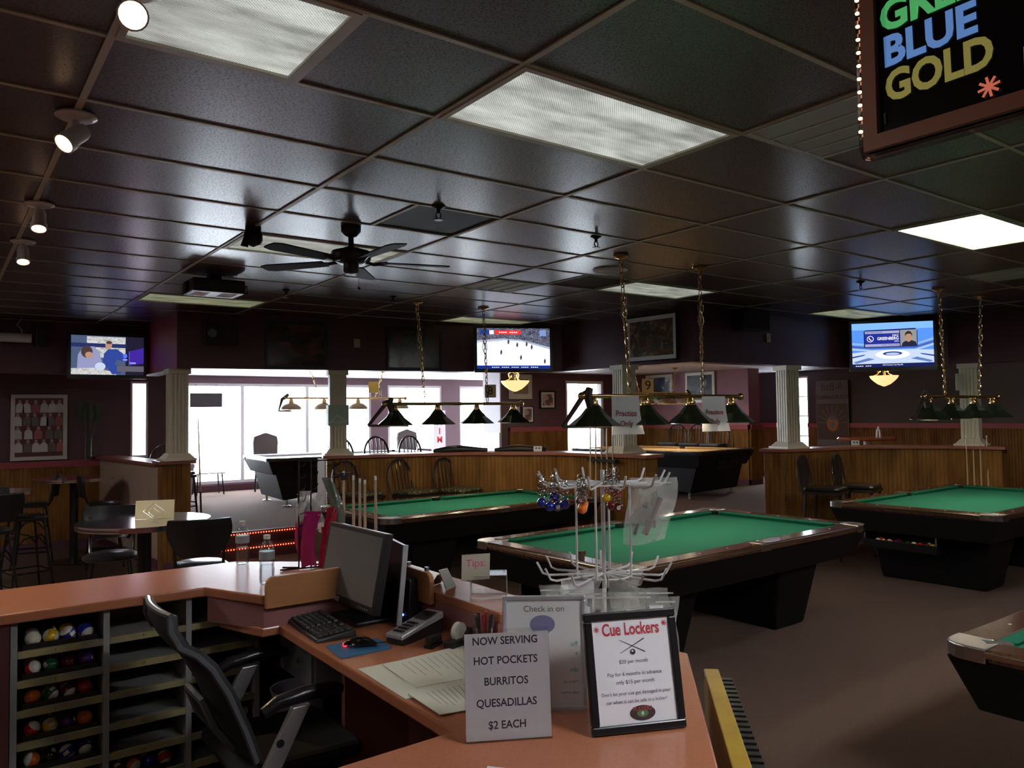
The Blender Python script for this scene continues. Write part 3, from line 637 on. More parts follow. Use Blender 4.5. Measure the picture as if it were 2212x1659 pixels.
# ================================================================== LAMPS OVER THE TABLES
SHADEG = mat('bottle_green_shade', (.030,.042,.022), .22, spec=.6, metal=.3)
SHADEI = mat('shade_inner_white', (.75,.72,.62), .5)
BULB = em('warm_bulb', (1,.80,.52), 7)
def chain(m, p, q, link_l=.055, r=.0045):
    p, q = Vector(p), Vector(q); d = q-p; n = max(2, int(d.length/link_l)); t = d.normalized(); a = Vector((0,0,1)).cross(t)
    a = a.normalized() if a.length > .01 else Vector((1,0,0)); b = t.cross(a)
    for i in range(n):
        c = p+d*((i+.5)/n); s = a if i % 2 else b; h = d.length/n*.62
        pts = [c+t*(h*math.cos(th))+s*(.016*math.sin(th)) for th in [2*PI*k/8 for k in range(8)]]
        m.tube(pts, r, 4, closed=True)
def pool_lamp(label, xc, y, zbar, xs, can, shade='cone', hook=-1, power=5., zr=None, chains=True):
    t = thing('billiard_lamp', label, 'lamp', (xc,y,zbar), 0, 'brass bar lamps over the pool tables')
    x0, x1 = min(xs)-.12, max(xs)+.12
    MB().tube([(x0-xc,0,0),(x1-xc,0,0)],.017,10).obj('bar', BRASS, t, True)
    for x in (x0-xc, x1-xc): MB().sphere((x,0,0),.032,12,8).obj('finial', BRASS, t, True)
    for x in xs:
        c = (x-xc,0,0)
        if shade == 'cone':
            f = MB().lathe([(.022,-.01),(.03,-.03),(.032,-.055),(.042,-.062),(.042,-.075)],12,c).obj('gallery', BRASS, t, True)
            s = MB().lathe([(.045,-.07),(.105,-.145),(.20,-.222),(.20,-.228),(.10,-.151),(.04,-.08)],8,c); s.m = [0]*16+[0]*8+[1]*(len(s.f)-24)
            o = s.obj('shade', [SHADEG, SHADEI], t)
            MB().sphere((c[0],0,-.15),.032,10,8).obj('bulb', BULB, o, True)
        else:
            MB().lathe([(.022,-.01),(.04,-.05),(.042,-.085),(.05,-.09)],12,c).obj('gallery', BRASS, t, True)
            o = MB().lathe([(.045,-.085),(.11,-.11),(.165,-.155),(.175,-.20),(.168,-.20),(.10,-.118),(.04,-.09)],20,c).obj('shade', mat('bronze_dome_shade',(.30,.22,.13),.3,.6), t, True)
            MB().sphere((c[0],0,-.15),.03,10,8).obj('bulb', BULB, o, True)
        l = bpy.data.lights.new('lamp_light','POINT'); l.energy = power; l.color = (1,.86,.66); l.shadow_soft_size = .04
        q = bpy.data.objects.new('lamp_light', l); COL.objects.link(q); q.parent = t; q.location = (c[0],0,-.205)
    m = MB()
    top = (3.015 if y < 9 else 2.6)-zbar
    for k, cx in enumerate(can):
        bx = x0+(x1-x0)*(.27 if k == 0 else .73)
        m = MB(); chain(m, (cx-xc,0,top-.03), (bx-xc,0,.02)); m.obj('chain', BRASS, t, True)
        MB().lathe([(0,0),(.065,0),(.065,-.012),(.02,-.03),(0,-.03)],18,(cx-xc,0,top)).obj('ceiling_canopy', BRASS, t, True)
        m2 = MB().tube([(bx-xc+(cx-bx)*u+.02*math.sin(u*25),.012*math.cos(u*21),.02+(top-.05)*u) for u in [i/16 for i in range(17)]],.003,4)
        for q in range(3): m2.tube([(cx-xc+.02*q-.02,0,top-.35+.02*math.cos(a)*(1+q*.3)) if a is None else (bx-xc+(cx-bx)*.68+.03*math.sin(a)*(1 if q%2 else -1), .015*math.sin(2*a), top-.38-.10*q*.5+.07*math.cos(a)) for a in [k2*.7 for k2 in range(9)]],.0028,4)
        m2.obj('lamp_cord', mat('clear_lamp_cord',(.45,.38,.28),.3,.3), t)
    # fallen cue-shaped arm on one end of the fitting
    xe = (x0 if hook < 0 else x1)-xc
    return t
lp1 = pool_lamp('four shade brass lamp in front of the bright windows, number eight on the bar', 4.72, 7.45, 1.90, [3.95,4.48,5.0,5.52], [4.23,5.11], hook=-1)
lp2 = pool_lamp('four shade brass lamp with two practice only papers hanging from the bar', 4.86, 4.40, 1.905, [4.02,4.58,5.12,5.66], [4.33,5.27], hook=-1)
lp3 = pool_lamp('four shade brass lamp at the right over the far end of a green table', 8.82, 3.84, 1.895, [8.07,8.55,9.05,9.52], [8.33,9.30], hook=-1)
lp8 = pool_lamp('dome shade lamp in front of the large window panes', 6.15, 13.10, 2.10, [4.95,5.55,6.2,7.05], [5.3,6.7], shade='dome', power=5, chains=False)
lp9 = pool_lamp('brass lamp with bronze domes over the tan table', 10.5, 9.9, 2.12, [9.75,10.3,10.85,11.4], [10.0,11.1], shade='dome', power=10, chains=False)
def leaning_arm(t, p, q, n=6):
    MB().tube([p,q],[.035,.022],6).obj('slipped_end_cap', mat('dark_brown_leather',(.045,.025,.018),.5), t)
# large triangular leather ends hanging on three of the lamps
for t, xe in ((lp1,-.86),(lp2,-.93),(lp3,-.86)):
    MB().tube([(xe+.06,0,.05),(xe+.0,0,.02),(xe-.22,0,-.225)],[.02,.024,.018],6).tube([(xe-.22,0,-.225),(xe+.25,0,-.235)],.012,6).tube([(xe+.05,0,.06),(xe+.03,0,.0),(xe+.09,0,-.225)],[.03,.036,.02],6).obj('triangle_rack', mat('dark_brown_leather',(.045,.025,.018),.5), t)
tt = (lp9, .95); MB().tube([(.92,0,.06),(1.0,0,0),(1.15,0,-.2)],[.02,.024,.014],6).obj('triangle_rack', MC['dark_brown_leather'], lp9)
MB().tube([(-1.25,0,.06),(-1.36,0,-.02),(-1.42,0,-.22),(-1.2,0,-.22)],[.03,.03,.02,.02],6).obj('triangle_rack', MC['dark_brown_leather'], lp8)
# number cards and practice papers
CARD = mat('buff_card', (.62,.50,.28), .6)
def card(c, n, wdt, hgt, label, body, size, m=CARD, ink=INK, nrm=(-.594,-.804)):
    t = hung('number_card', label, 'card', c, nrm); MB().box(-wdt/2,wdt/2,-hgt/2,hgt/2,-.004,.004).obj('card_sheet', m, t)
    if body: text('lettering', body, size, ink, t, 0, 0, .0045)
    return t
card((5.18,7.43,2.045), 8, .13,.15,'buff card numbered eight on the far pool lamp','8',.13)
card((10.35,9.88,2.25), 9, .20,.26,'buff card numbered nine on the tan table lamp','9',.24)
card((6.5,13.08,2.30), 1, .18,.20,'yellow card on the lamp before the big windows','',.2, mat('yellow_card',(.75,.50,.10),.6))
card((9.75,9.9,2.25), 1, .16,.2,'pale green card on the left end of the tan table lamp','',.1, mat('pale_green_card',(.5,.6,.5),.6))
card((10.905,4.77,2.12), 1, .16,.22,'pale card beside the rightmost column','',.1, mat('pale_cream_card',(.55,.52,.45),.6))
INKR = mat('dark_red_ink',(.30,.04,.05),.6); INKM = mat('maroon_ink',(.16,.03,.04),.6)
PAPERG = mat('thin_paper',(.60,.60,.61),.7)
def practice(x, label, wdt=.26, hgt=.30):
    t = hung('practice_sign', label, 'paper sign', (x,4.37,1.895), (-.15,-1)); rows = []
    for i in range(9):
        v = i/8; rows.append([(wdt*(u-.5)+.02*v*v*u, .012-hgt*v, .004+.05*v*v*max(0,u-.6)*2) for u in [k/8 for k in range(9)]])
    MB().slab(rows[::-1], .001).obj('sheet', PAPERG, t)
    text('lettering','Practice',.062,INKR,t,0,-.125,.014,bold=.001); text('lettering','Only',.062,INKM,t,0,-.205,.016,bold=.001)
practice(4.32,'practice only paper hanging from the lamp bar beside the nearest green shade'); practice(5.37,'practice only paper hanging between the two right hand shades of the lamp')

# ================================================================== SEATING
def bow_chair(label, loc, rz, seat, group, hs=.80, slats=False):
    """tall chair with a hooped spindle back; faces local -y"""
    t = thing('bow_back_chair', label, 'chair', loc, rz, group); F = mat('black_wood_chair',(.018,.014,.012),.3,coat=.2); w, d = .22, .21
    MB().prism([(x*w,y*d) for x,y in [(-.85,-1),(.85,-1),(1,-.8),(.95,.85),(.8,1),(-.8,1),(-.95,.85),(-1,-.8)]],hs,hs+.045).obj('seat', seat, t, bevel=.018)
    MB().prism([(-w,-d),(w,-d),(w*.95,d),(-w*.95,d)],hs-.04,hs-.002).obj('seat_frame', F, t)
    arc = [(-w*.95,d,hs-.02)]+[(-w*1.0*math.cos(a),d+.05+.02*math.sin(a),hs+.17+.25*math.sin(a)) for a in [PI*i/12 for i in range(13)]]+[(w*.95,d,hs-.02)]
    MB().tube(arc,.015,8).obj('back_hoop', F, t, True)
    n = 5
    for i in range(n):
        x = -w*.62+i*w*1.24/(n-1); zt = hs+.17+.25*math.sqrt(max(0,1-(x/w)**2))
        if slats: MB().box(x-.014,x+.014,d+.045,d+.057,hs,zt-.01).obj('slat', F, t)
        else: MB().tube([(x,d-.01,hs),(x,d+.06,zt-.01)],.008,6).obj('spindle', F, t, True)
    for sx in (-1,1):
        for sy in (-1,1): MB().tube([(sx*w*.85,sy*d*.85,hs-.02),(sx*w*1.02,sy*d*1.05,0)],[.018,.014],8).obj('leg', F, t, True)
        MB().tube([(sx*w*.95,-d*.95,hs*.4),(sx*w*.95,d*.95,hs*.4)],.010,6).obj('stretcher', F, t, True)
    MB().tube([(-w*.97,-d*.98,hs*.32),(w*.97,-d*.98,hs*.32)],.011,6).obj('foot_rail', F, t, True); return t
FLORAL = mat('green_floral_seat',(.030,.032,.012),.8,col2=(.30,.26,.12),scale=38,thr=(.52,.64))
g = 'floral seat chairs along the centre half wall'
bow_chair('bow back chair with floral seat, leftmost of three before the half wall', (4.22,8.86,0), .35, FLORAL, g)
bow_chair('bow back chair with floral seat, middle of three before the half wall', (4.86,8.64,0), .35, FLORAL, g)
bow_chair('bow back chair with floral seat, rightmost of three before the half wall', (5.42,8.46,0), .38, FLORAL, g)
g = 'bow back chairs on the raised floor behind the half wall'
bow_chair('dark bow back chair partly hidden behind the papered column', (4.70,10.15,.31), .2, VINYL, g, .74)
bow_chair('dark bow back chair against the window, right of the papered column', (5.24,10.10,.31), .2, VINYL, g, .74)
bow_chair('dark bow back chair in front of the upholstered chair at the window', (5.75,10.0,.31), .25, VINYL, g, .74)
bow_chair('bow back chair before the narrow window by the left ledge', (2.78,11.9,.31), .3, VINYL, g, .66)
g = 'black chairs at the right half wall'
bow_chair('black chair with slatted hoop back, nearer the column at the right half wall', (8.72,5.42,0), .25, VINYL, g, .80, True)
bow_chair('black chair with slatted hoop back, farther from the column at the right half wall', (9.28,5.30,0), .25, VINYL, g, .80, True)
GREYSEAT = mat('grey_fabric_seat',(.11,.11,.12),.9,bump=.5,bscale=60)
g = 'grey seat chairs behind the tan table'
bow_chair('grey seat hoop back chair behind the tan table, leftmost of three', (12.55,11.35,.31), -PI/2+.2, GREYSEAT, g, .78)
bow_chair('grey seat hoop back chair behind the tan table, middle of three', (12.55,10.78,.31), -PI/2+.2, GREYSEAT, g, .78)
bow_chair('grey seat hoop back chair behind the tan table, rightmost of three', (12.5,10.2,.31), -PI/2+.2, GREYSEAT, g, .78)

def bar_stool(label, loc, rz, group='black diner bar stools'):
    """diner stool with padded shield back; faces local -y"""
    t = thing('bar_stool', label, 'bar stool', loc, rz, group); hs = .73; r = .19
    MB().lathe([(0,hs),(r-.02,hs),(r,hs+.012),(r,hs+.03),(r-.03,hs+.05),(0,hs+.055)],20).obj('seat', VINYL, t, True)
    for s in (-1,1): MB().tube([(s*.145,.13,hs-.01),(s*.15,.19,hs+.06),(s*.155,.215,hs+.18),(s*.15,.235,hs+.3)],.011,8).obj('back_post', BLACKM, t, True)
    rows = []
    for i in range(9):
        v = i/8; z = hs+.13+.245*v; wd = .10+.095*math.sin(min(1,v*1.35)*PI/2); wd = wd*(1-.06*max(0,v-.8)/.2)
        rows.append([(wd*u,.20+.03*v+.045*(1-u*u)-.0,z) for u in [k/5-1 for k in range(11)]])
    MB().slab(rows,-.032).obj('backrest', VINYL, t, True, bevel=.008)
    L = []
    for sx in (-1,1):
        for sy in (-1,1):
            MB().tube([(sx*.12,sy*.12,hs),(sx*.135,sy*.135,hs-.12),(sx*.20,sy*.20,0)],.011,8).obj('leg', BLACKM, t, True)
    for s in (-1,1):
        MB().tube([(-.15,s*.15,hs-.28),(-.08,s*.142,hs-.19),(0,s*.14,hs-.165),(.08,s*.142,hs-.19),(.15,s*.15,hs-.28)],.008,6).obj('arch_brace', BLACKM, t, True)
        MB().tube([(s*.15,-.15,hs-.28),(s*.142,-.08,hs-.19),(s*.14,0,hs-.165),(s*.142,.08,hs-.19),(s*.15,.15,hs-.28)],.008,6).obj('arch_brace', BLACKM, t, True)
    q = .186; MB().tube([(-q,-q,.2),(q,-q,.2),(q,q,.2),(-q,q,.2)],.010,6,closed=True).obj('foot_ring', BLACKM, t, True); return t
bar_stool('black stool seen from behind, right of the front bistro table', (1.50,5.72,0), PI-.25)
bar_stool('black stool with shiny seat on the far left side of the front bistro table', (1.08,6.55,0), -.2)
bar_stool('black stool with a thin glinting back by the left edge tables', (.80,9.72,0), PI/2+.25)
bar_stool('black stool facing left at the rear bistro table, before the pale boards', (1.68,10.62,0), PI/2-.1)
bar_stool('black stool on the left of the rear bistro table', (.98,11.15,0), -PI/2-.2)
bar_stool('black stool at the left picture edge below the round tabletop', (.42,8.75,0), PI+.3)
TTOP = mat('dark_speckled_top',(.055,.050,.050),.12,spec=.6,col2=(.09,.085,.085),scale=90)
def bistro(label, loc, r=.44, h=1.05):
    t = thing('bistro_table', label, 'table', loc, 0, 'round high bistro tables')
    MB().lathe([(0,h-.03),(r-.01,h-.03),(r-.01,h),(0,h)],40).obj('tabletop', TTOP, t, True)
    MB().lathe([(r-.012,h-.036),(r+.004,h-.036),(r+.006,h-.02),(r+.004,h-.004),(r+.006,h+.001),(r-.012,h+.001)],40).obj('metal_edge', CHROME, t, True)
    MB().tube([(0,0,.03),(0,0,h-.03)],.048,14).obj('pedestal', BLACKM, t, True)
    MB().lathe([(0,0),(.27,0),(.27,.012),(.10,.03),(.05,.06),(0,.06)],24).obj('foot_plate', BLACKM, t, True)
    MB().box(-.22,.22,-.03,.03,h-.05,h-.03).box(-.03,.03,-.22,.22,h-.05,h-.03).obj('top_bracket', BLACKM, t); return t
bistro('round high table with metal edge and paper holder behind the bar', (1.23,6.14,0))
bistro('round high table before the wainscot at the left', (1.43,11.22,0), .46)
bistro('round high table cut by the left picture edge', (.40,9.70,0), .44)
t = thing('paper_holder','cream folded card leaning on a diamond wire holder on the bistro table','menu card',(1.30,6.15,1.052),-.35)
MB().hexa([(-.13,-.01,0),(.13,-.01,0),(.13,.0,0),(-.13,.0,0)],[(-.13,.03,.13),(.13,.03,.13),(.13,.04,.13),(-.13,.04,.13)]).obj('card_sheet', mat('cream_card',(.72,.66,.42),.6), t)
MB().tube([(-.07,-.03,.06),(0,-.03,.115),(.07,-.03,.06),(0,-.03,.006)],.004,5,closed=True).tube([(-.035,-.03,.05),(0,-.03,.08),(.035,-.03,.05),(0,-.03,.02)],.003,5,closed=True).obj('wire_diamond', STEEL, t)
# round red table and brochures on the raised floor at the right
t = thing('round_table','round reddish table with pale pedestal beyond the right half wall','table',(11.35,6.35,.31))
MB().lathe([(0,1.0),(.40,1.0),(.42,1.02),(.40,1.045),(0,1.045)],32).obj('tabletop', mat('cherry_top',(.34,.09,.04),.15,coat=.4), t, True)
MB().tube([(0,0,.03),(0,0,1.0)],.05,12).obj('pedestal', mat('pale_pedestal',(.48,.42,.40),.4), t, True); MB().lathe([(0,0),(.28,0),(.28,.015),(.06,.05),(0,.05)],20).obj('foot_plate', BLACKM, t, True)
t = thing('tent_card','white arched tent card on the round reddish table','card',(11.45,6.2,1.356)); 
MB().tube([(-.05,.02,0),(-.04,.02,.09),(0,.02,.15),(.04,.02,.09),(.05,.02,0)],.014,6).obj('arched_card', PAPER, t)
for p, l in (((10.16,5.85,1.287),'small price card on the right half wall ledge'),((5.55,8.85,1.287),'small price card at the left of two on the centre ledge'),((6.33,8.02,1.287),'small price card at the right of two on the centre ledge')):
    t = hung('price_card', l, 'card', (p[0],p[1],p[2]+.032), (-.6,-.8)); MB().box(-.055,.055,-.032,.035,-.004,.004).obj('card_sheet', PAPER, t)
    for k in (-.02,.02): flat('card_dot', ell(k,.008,.011,.011,10), .0045, INK, t)
# chair cushions stacked on the centre ledge
for i, (p, q) in enumerate((((5.35,9.02,1.30),(5.95,8.62,1.30)),((6.02,8.55,1.30),(6.50,8.05,1.30)))):
    tag(MB().tube([p,((p[0]*.7+q[0]*.3),p[1]*.7+q[1]*.3,p[2]+.015),((p[0]+q[0])/2,(p[1]+q[1])/2,p[2]+.02),q],[.02,.05,.05,.025],10).obj('cue_case', mat('black_leather_case',(.018,.017,.014),.35), None, True), ('dark padded cue case lying on the ledge, left one' ,'dark padded cue case lying on the ledge, right one')[i], 'cue case', 'cue cases on the ledge')
# tall upholstered chairs by the window
UPH = mat('brown_grey_upholstery',(.10,.075,.075),.7)
for x, l in ((5.37,'tall upholstered chair with arched back before the large window'),(8.57,'tall upholstered chair behind the bow back chairs at the window')):
    t = thing('upholstered_chair', l, 'chair', (x,15.25,.31), .1, 'upholstered chairs by the window')
    pts = [(-.24,0),(-.26,.45),(-.24,.56),(-.12,.60),(0,.64),(.12,.60),(.24,.56),(.26,.45),(.24,0)]
    MB().add([(a,.26,.52+b) for a,b in pts]+[(a,.34,.52+b) for a,b in pts], [tuple(range(9)),tuple(range(17,8,-1))]+[(i,i+9,(i+1)%9+9,(i+1)%9) for i in range(9)]).obj('backrest', UPH, t, bevel=.02)
    MB().box(-.25,.25,-.25,.26,.42,.55).obj('seat', UPH, t, bevel=.03)
    for s in (-1,1):
        MB().box(s*.28-.04,s*.28+.04,-.22,.26,.50,.72).obj('armrest', UPH, t, bevel=.02)
        for y in (-.2,.24): MB().tube([(s*.22,y,.42),(s*.24,y,0)],.02,8).obj('leg', BLACKM, t)
t = thing('low_side_table','small low bench with thin legs by the window base','bench',(4.25,15.6,.31))
MB().box(-.28,.28,-.18,.18,.40,.42).obj('bench_top', mat('grey_bench',(.3,.3,.34),.5), t)
for sx in (-1,1):
    for sy in (-1,1): MB().tube([(sx*.22,sy*.14,.40),(sx*.25,sy*.16,0)],.014,6).obj('leg', BLACKM, t)
t = thing('waste_bin','pale grey bin beside the pedestal on the raised floor','bin',(3.42,14.4,.31))
MB().hexa([(-.17,-.17,0),(.17,-.17,0),(.17,.17,0),(-.17,.17,0)],[(-.21,-.21,.62),(.21,-.21,.62),(.21,.21,.62),(-.21,.21,.62)]).obj('bin_body', mat('pale_grey_bin',(.5,.5,.52),.5), t); MB().box(-.225,.225,-.225,.225,.60,.68).obj('bin_rim', MC['pale_grey_bin'], t, bevel=.02)
# ================================================================== TELEVISIONS
def tv(label, c, nrm, w, h, tilt=0.):
    t = hung('television', label, 'television', c, nrm, 'wall mounted televisions', tilt); f = .035
    MB().box(-w/2-f,w/2+f,-h/2-f*1.4,h/2+f,-.07,-.004).obj('housing', BLACK, t, bevel=.008)
    MB().box(-w/2-f,w/2+f,-h/2-f*1.4,-h/2,-.004,.008).box(-w/2-f,w/2+f,h/2,h/2+f,-.004,.008).box(-w/2-f,-w/2,-h/2,h/2,-.004,.008).box(w/2,w/2+f,-h/2,h/2,-.004,.008).obj('bezel', BLACKM, t)
    MB().box(-.12,.12,-.1,.1,-.16,-.07).obj('wall_bracket', BLACK, t)
    return t
def S(n, c, s=1.): return em('screen_'+n, c, s)
def bars(p, x0, x1, y, hh, n, m, z):
    b = MB(); d = (x1-x0)/n
    for k in range(n):
        if k % 5 != 4: b.add([(x0+k*d,y-hh/2,z),(x0+k*d+d*.7,y-hh/2,z),(x0+k*d+d*.7,y+hh/2,z),(x0+k*d,y+hh/2,z)],[(0,1,2,3)])
    o = b.obj('blurred_print', m, p); o['kind'] = 'stuff'; return o
# -- hockey broadcast
w, h = 1.0, .545; t = tv('television showing an ice hockey game', (6.26,8.42,2.655), (-.42,-.91), w, h)
s = rect('screen', -w/2,w/2,-h/2,h/2,0,S('ice',(.80,.86,1.0),1.25),t)
CROWD = patch('screen_crowd',[(.02,.02,.05),(.10,.11,.18),(.25,.27,.35),(.03,.03,.08),(.16,.15,.2)],70,.5,.9)
flat('crowd', [(-w/2,h/2),(-w/2,.11),(-.15,.135),(.1,.12),(.3,.07),(w/2,.02),(w/2,h/2)], .001, CROWD, s)
flat('boards', [(-w/2,.11),(-.15,.135),(.1,.12),(.3,.07),(w/2,.02),(w/2,-.01),(.3,.045),(.1,.098),(-.15,.113),(-w/2,.088)], .0015, S('boards',(.45,.5,.62),.9), s)
flat('ice_line', [(-w/2,.084),(-.15,.109),(-.15,.104),(-w/2,.079)], .0018, S('navyline',(.03,.04,.15),1), s)
rect('banner', -.26,.10,.19,.245,.002,S('red',(.85,.03,.03),1.1),s); bars(s,-.20,.06,.217,.014,9,S('white',(1,1,1),1),.003)
rect('score_box', -.46,-.27,.185,.25,.002,S('navy',(.02,.05,.25),1),s); rect('score_logo', -.33,-.27,.19,.245,.0025,S('white',(1,1,1),1),s)
rect('clock_box', .36,.45,.17,.25,.002,S('blueb',(.2,.3,.6),1),s)
for i, (x, y) in enumerate([(-.17,-.05),(.05,.05),(.1,-.12),(.18,.06),(.25,.02),(-.07,.09),(.43,-.17)]): flat('player', [(x-.012,y-.03),(x+.004,y-.03),(x+.014,y),(x+.006,y+.03),(x-.006,y+.032),(x-.016,y+.004)], .002, S('player',(.06,.06,.12),1), s)
rect('ticker', -w/2,w/2,-h/2,-h/2+.045,.002,S('tickerblue',(.01,.03,.25),1),s); bars(s,-.30,.34,-h/2+.021,.010,24,S('white',(1,1,1),1),.003)
# -- sports studio
w, h = 1.0, .60; t = tv('television showing a sports studio caption with a portrait', (10.36,5.40,2.64), (-.80,-.60), w, h)
s = rect('screen', -w/2,w/2,-h/2,h/2,0,S('sky',(.10,.30,.95),.95),t)
rect('light_band', -w/2,w/2,.21,h/2,.0008,S('skyl',(.22,.48,1.0),1),s)
for k, y in enumerate((.04,.0,-.035)): flat('set_rail', [(-w/2,y),(-.25,y-.03),(.28,y-.03),(w/2,y+.04),(w/2,y+.015),(.28,y-.05),(-.25,y-.05),(-w/2,y-.025)], .001+.0003*k, S('rail%d' % k,[(.35,.5,.8),(.07,.12,.4),(.5,.62,.8)][k],.9), s)
flat('studio_floor', [(-w/2,-.10),(-.2,-.07),(.2,-.07),(w/2,-.08),(w/2,-h/2),(-w/2,-h/2)], .002, S('floor',(.55,.66,.92),1), s)
flat('desk_ring', ell(0,-.13,.21,.06,28), .0025, S('ringw',(.85,.9,1),1.1), s); flat('desk_hole', ell(0,-.118,.12,.028,24), .003, S('navy',(.02,.05,.25),1), s); flat('desk_centre', ell(0,-.123,.085,.017,20), .0033, S('ringc',(.45,.55,.8),1), s)
for q in ((-1),(1)): flat('floor_wedge', [(q*.22,-.19),(q*.45,-.245),(q*.49,-.225),(q*.30,-.17)], .003, S('wedge',(.12,.2,.5),1), s); flat('floor_wedge', [(q*.33,-.12),(q*.5,-.15),(q*.5,-.17),(q*.36,-.14)], .003, S('navy',(.02,.05,.25),1), s)
flat('caption_panel', [(-.35,-.03),(.31,-.03),(.31,.18),(.28,.215),(-.33,.205),(-.35,.19)], .0035, S('panel',(.01,.02,.16),1), s)
rect('caption_strip', -.335,.09,.155,.19,.004,S('lilac',(.42,.42,.66),.9),s); rect('caption_strip', -.335,.09,-.02,.015,.004,S('lilac',(.42,.42,.66),.9),s)
rect('caption_field', -.335,.09,.02,.15,.004,S('royal',(.02,.03,.30),1),s)
text('lettering','ON THE PHONE',.028,S('inkb',(.05,.05,.15),1),s,-.325,.172,.0045,'LEFT'); text('lettering','MIKE',.036,S('white',(1,1,1),1),s,.08,.125,.0045,'RIGHT')
text('lettering','GREENBERG',.056,S('white',(1,1,1),1),s,.082,.085,.0045,'RIGHT',bold=.0008,sx=.86); text('lettering','ESPN',.024,S('white',(1,1,1),1),s,.082,.045,.0045,'RIGHT'); text('lettering','HOST: MIKE & MIKE',.024,S('inkb',(.05,.05,.15),1),s,.082,-.003,.0045,'RIGHT')
MB().add([p for p in [(x,y,.0045) for x,y in ell(-.27,.085,.042,.042,24)]+[(x,y,.0045) for x,y in ell(-.27,.085,.035,.035,24)]], [(i,(i+1)%24,24+(i+1)%24,24+i) for i in range(24)]).obj('phone_ring', S('white',(1,1,1),1), s)
MB().tube([(-.285,.105,.005),(-.282,.088,.005),(-.27,.072,.005),(-.255,.064,.005)],.006,5).obj('phone_receiver', S('white',(1,1,1),1), s)
rect('portrait_field', .10,.30,-.02,.195,.004,S('portrait',(.35,.36,.36),.8),s)
flat('portrait_shoulders', [(.115,-.02),(.30,-.02),(.29,.03),(.23,.055),(.17,.05),(.125,.02)], .0045, S('dkcloth',(.02,.02,.05),1), s)
flat('portrait_face', ell(.20,.092,.042,.06,20), .005, S('skin',(.50,.28,.2),.9), s); flat('portrait_hair', [(.155,.10),(.16,.15),(.19,.178),(.225,.17),(.247,.135),(.243,.10),(.232,.135),(.2,.142),(.17,.13)], .0055, S('hair',(.03,.02,.02),1), s)
rect('ticker', -w/2,w/2,-h/2,-h/2+.05,.0035,S('tickerdk',(.01,.015,.10),1),s); bars(s,-.46,-.26,-h/2+.022,.010,8,S('white',(1,1,1),1),.004); text('lettering','2012 Stanley Cup Playoffs',.024,S('white',(1,1,1),1),s,.0,-h/2+.03,.004)
# -- cooking show
w, h = .83, .49; t = tv('television at the left showing two people at a kitchen counter', (1.77,11.0,2.585), (0,-1), w, h)
s = rect('screen', -w/2,w/2,-h/2,h/2,0,S('slate',(.10,.14,.26),.7),t)
BRK = patch('screen_brick',[(.65,.66,.68),(.5,.5,.5),(.75,.76,.8),(.28,.28,.22)],60,.5,.9,(1,2,1))
rect('brick_wall', -.24,.20,-.03,.235,.001,BRK,s); rect('dark_beam', -w/2,.22,.10,.15,.0015,S('beam',(.02,.03,.12),1),s); rect('dark_corner', .2,w/2,-h/2,h/2,.0015,S('dusk',(.015,.012,.03),1),s)
flat('jacket', [(-.35,-.2),(-.34,0),(-.28,.10),(-.16,.11),(-.10,.04),(-.07,-.08),(-.1,-.2)], .002, S('lilacshirt',(.30,.32,.55),.9), s); flat('head', ell(-.24,.04,.065,.075), .0025, S('hairbrown',(.07,.04,.04),1), s); flat('face', ell(-.215,.0,.045,.04), .003, S('skin',(.50,.28,.2),.9), s)
flat('apron', [(-.06,-.15),(-.05,.02),(0,.08),(.1,.085),(.18,.02),(.21,-.08),(.1,-.05),(.05,-.17)], .0022, S('bluecoat',(.03,.06,.30),1), s); flat('head', ell(.005,.13,.038,.05), .0025, S('skin',(.50,.28,.2),.9), s); flat('face', ell(.01,.165,.035,.02), .003, S('hairbrown',(.07,.04,.04),1), s)
flat('counter', [(-w/2,-h/2),(-w/2,-.17),(-.15,-.16),(.03,-.2),(.1,-h/2)], .0035, BRK, s); flat('white_bowl', ell(-.09,-.14,.06,.05), .004, S('bowl',(.6,.66,.85),.9), s); flat('blue_pot', [(0,-.17),(.06,-.11),(.14,-.13),(.15,-.22),(.05,-.24)], .004, S('bluecoat',(.03,.06,.30),1), s)
flat('blue_poster', [(.24,.06),(w/2,.11),(w/2,-.09),(.245,-.12)], .004, S('violet',(.05,.02,.32),1), s); rect('poster_edge', .24,.245,-.12,.06,.0045,S('blueglow',(.12,.15,1),1.2),s); rect('caption_chip', .25,.32,-.1,-.08,.005,S('chip',(.25,.25,1),1.2),s); flat('round_logo', ell(.195,.0,.025,.03,14), .0045, S('logo',(.1,.15,.9),1.1), s); rect('caption_chip', .17,.22,-.06,-.04,.0045,S('chip',(.25,.25,1),1.2),s)
rect('steel_worktop', .1,w/2,-.2,-.13,.0042,S('steel',(.14,.13,.17),.8),s)

# ================================================================== PICTURES
def picture(label, c, nrm, w, h, pm, fm=BLACKM, fw_=.02, mount=.0, mm=PAPER, cat='picture', name='framed_picture'):
    t = hung(name, label, cat, c, nrm); d = .012
    MB().box(-w/2,w/2,-h/2,-h/2+fw_,-d,d).box(-w/2,w/2,h/2-fw_,h/2,-d,d).box(-w/2,-w/2+fw_,-h/2+fw_,h/2-fw_,-d,d).box(w/2-fw_,w/2,-h/2+fw_,h/2-fw_,-d,d).obj('frame', fm, t)
    a, b = w/2-fw_, h/2-fw_
    if mount: MB().box(-a,a,-b,b,-d+.002,0).obj('mount', mm, t)
    MB().box(-a+mount,a-mount,-b+mount,b-mount,-d+.003,.002 if mount else 0).obj('print', pm, t); return t
CAFE = patch('cafe_painting',[(.16,.08,.05),(.24,.15,.09),(.09,.08,.07),(.12,.07,.05),(.20,.11,.07),(.30,.24,.18),(.08,.12,.11)],22,.25)
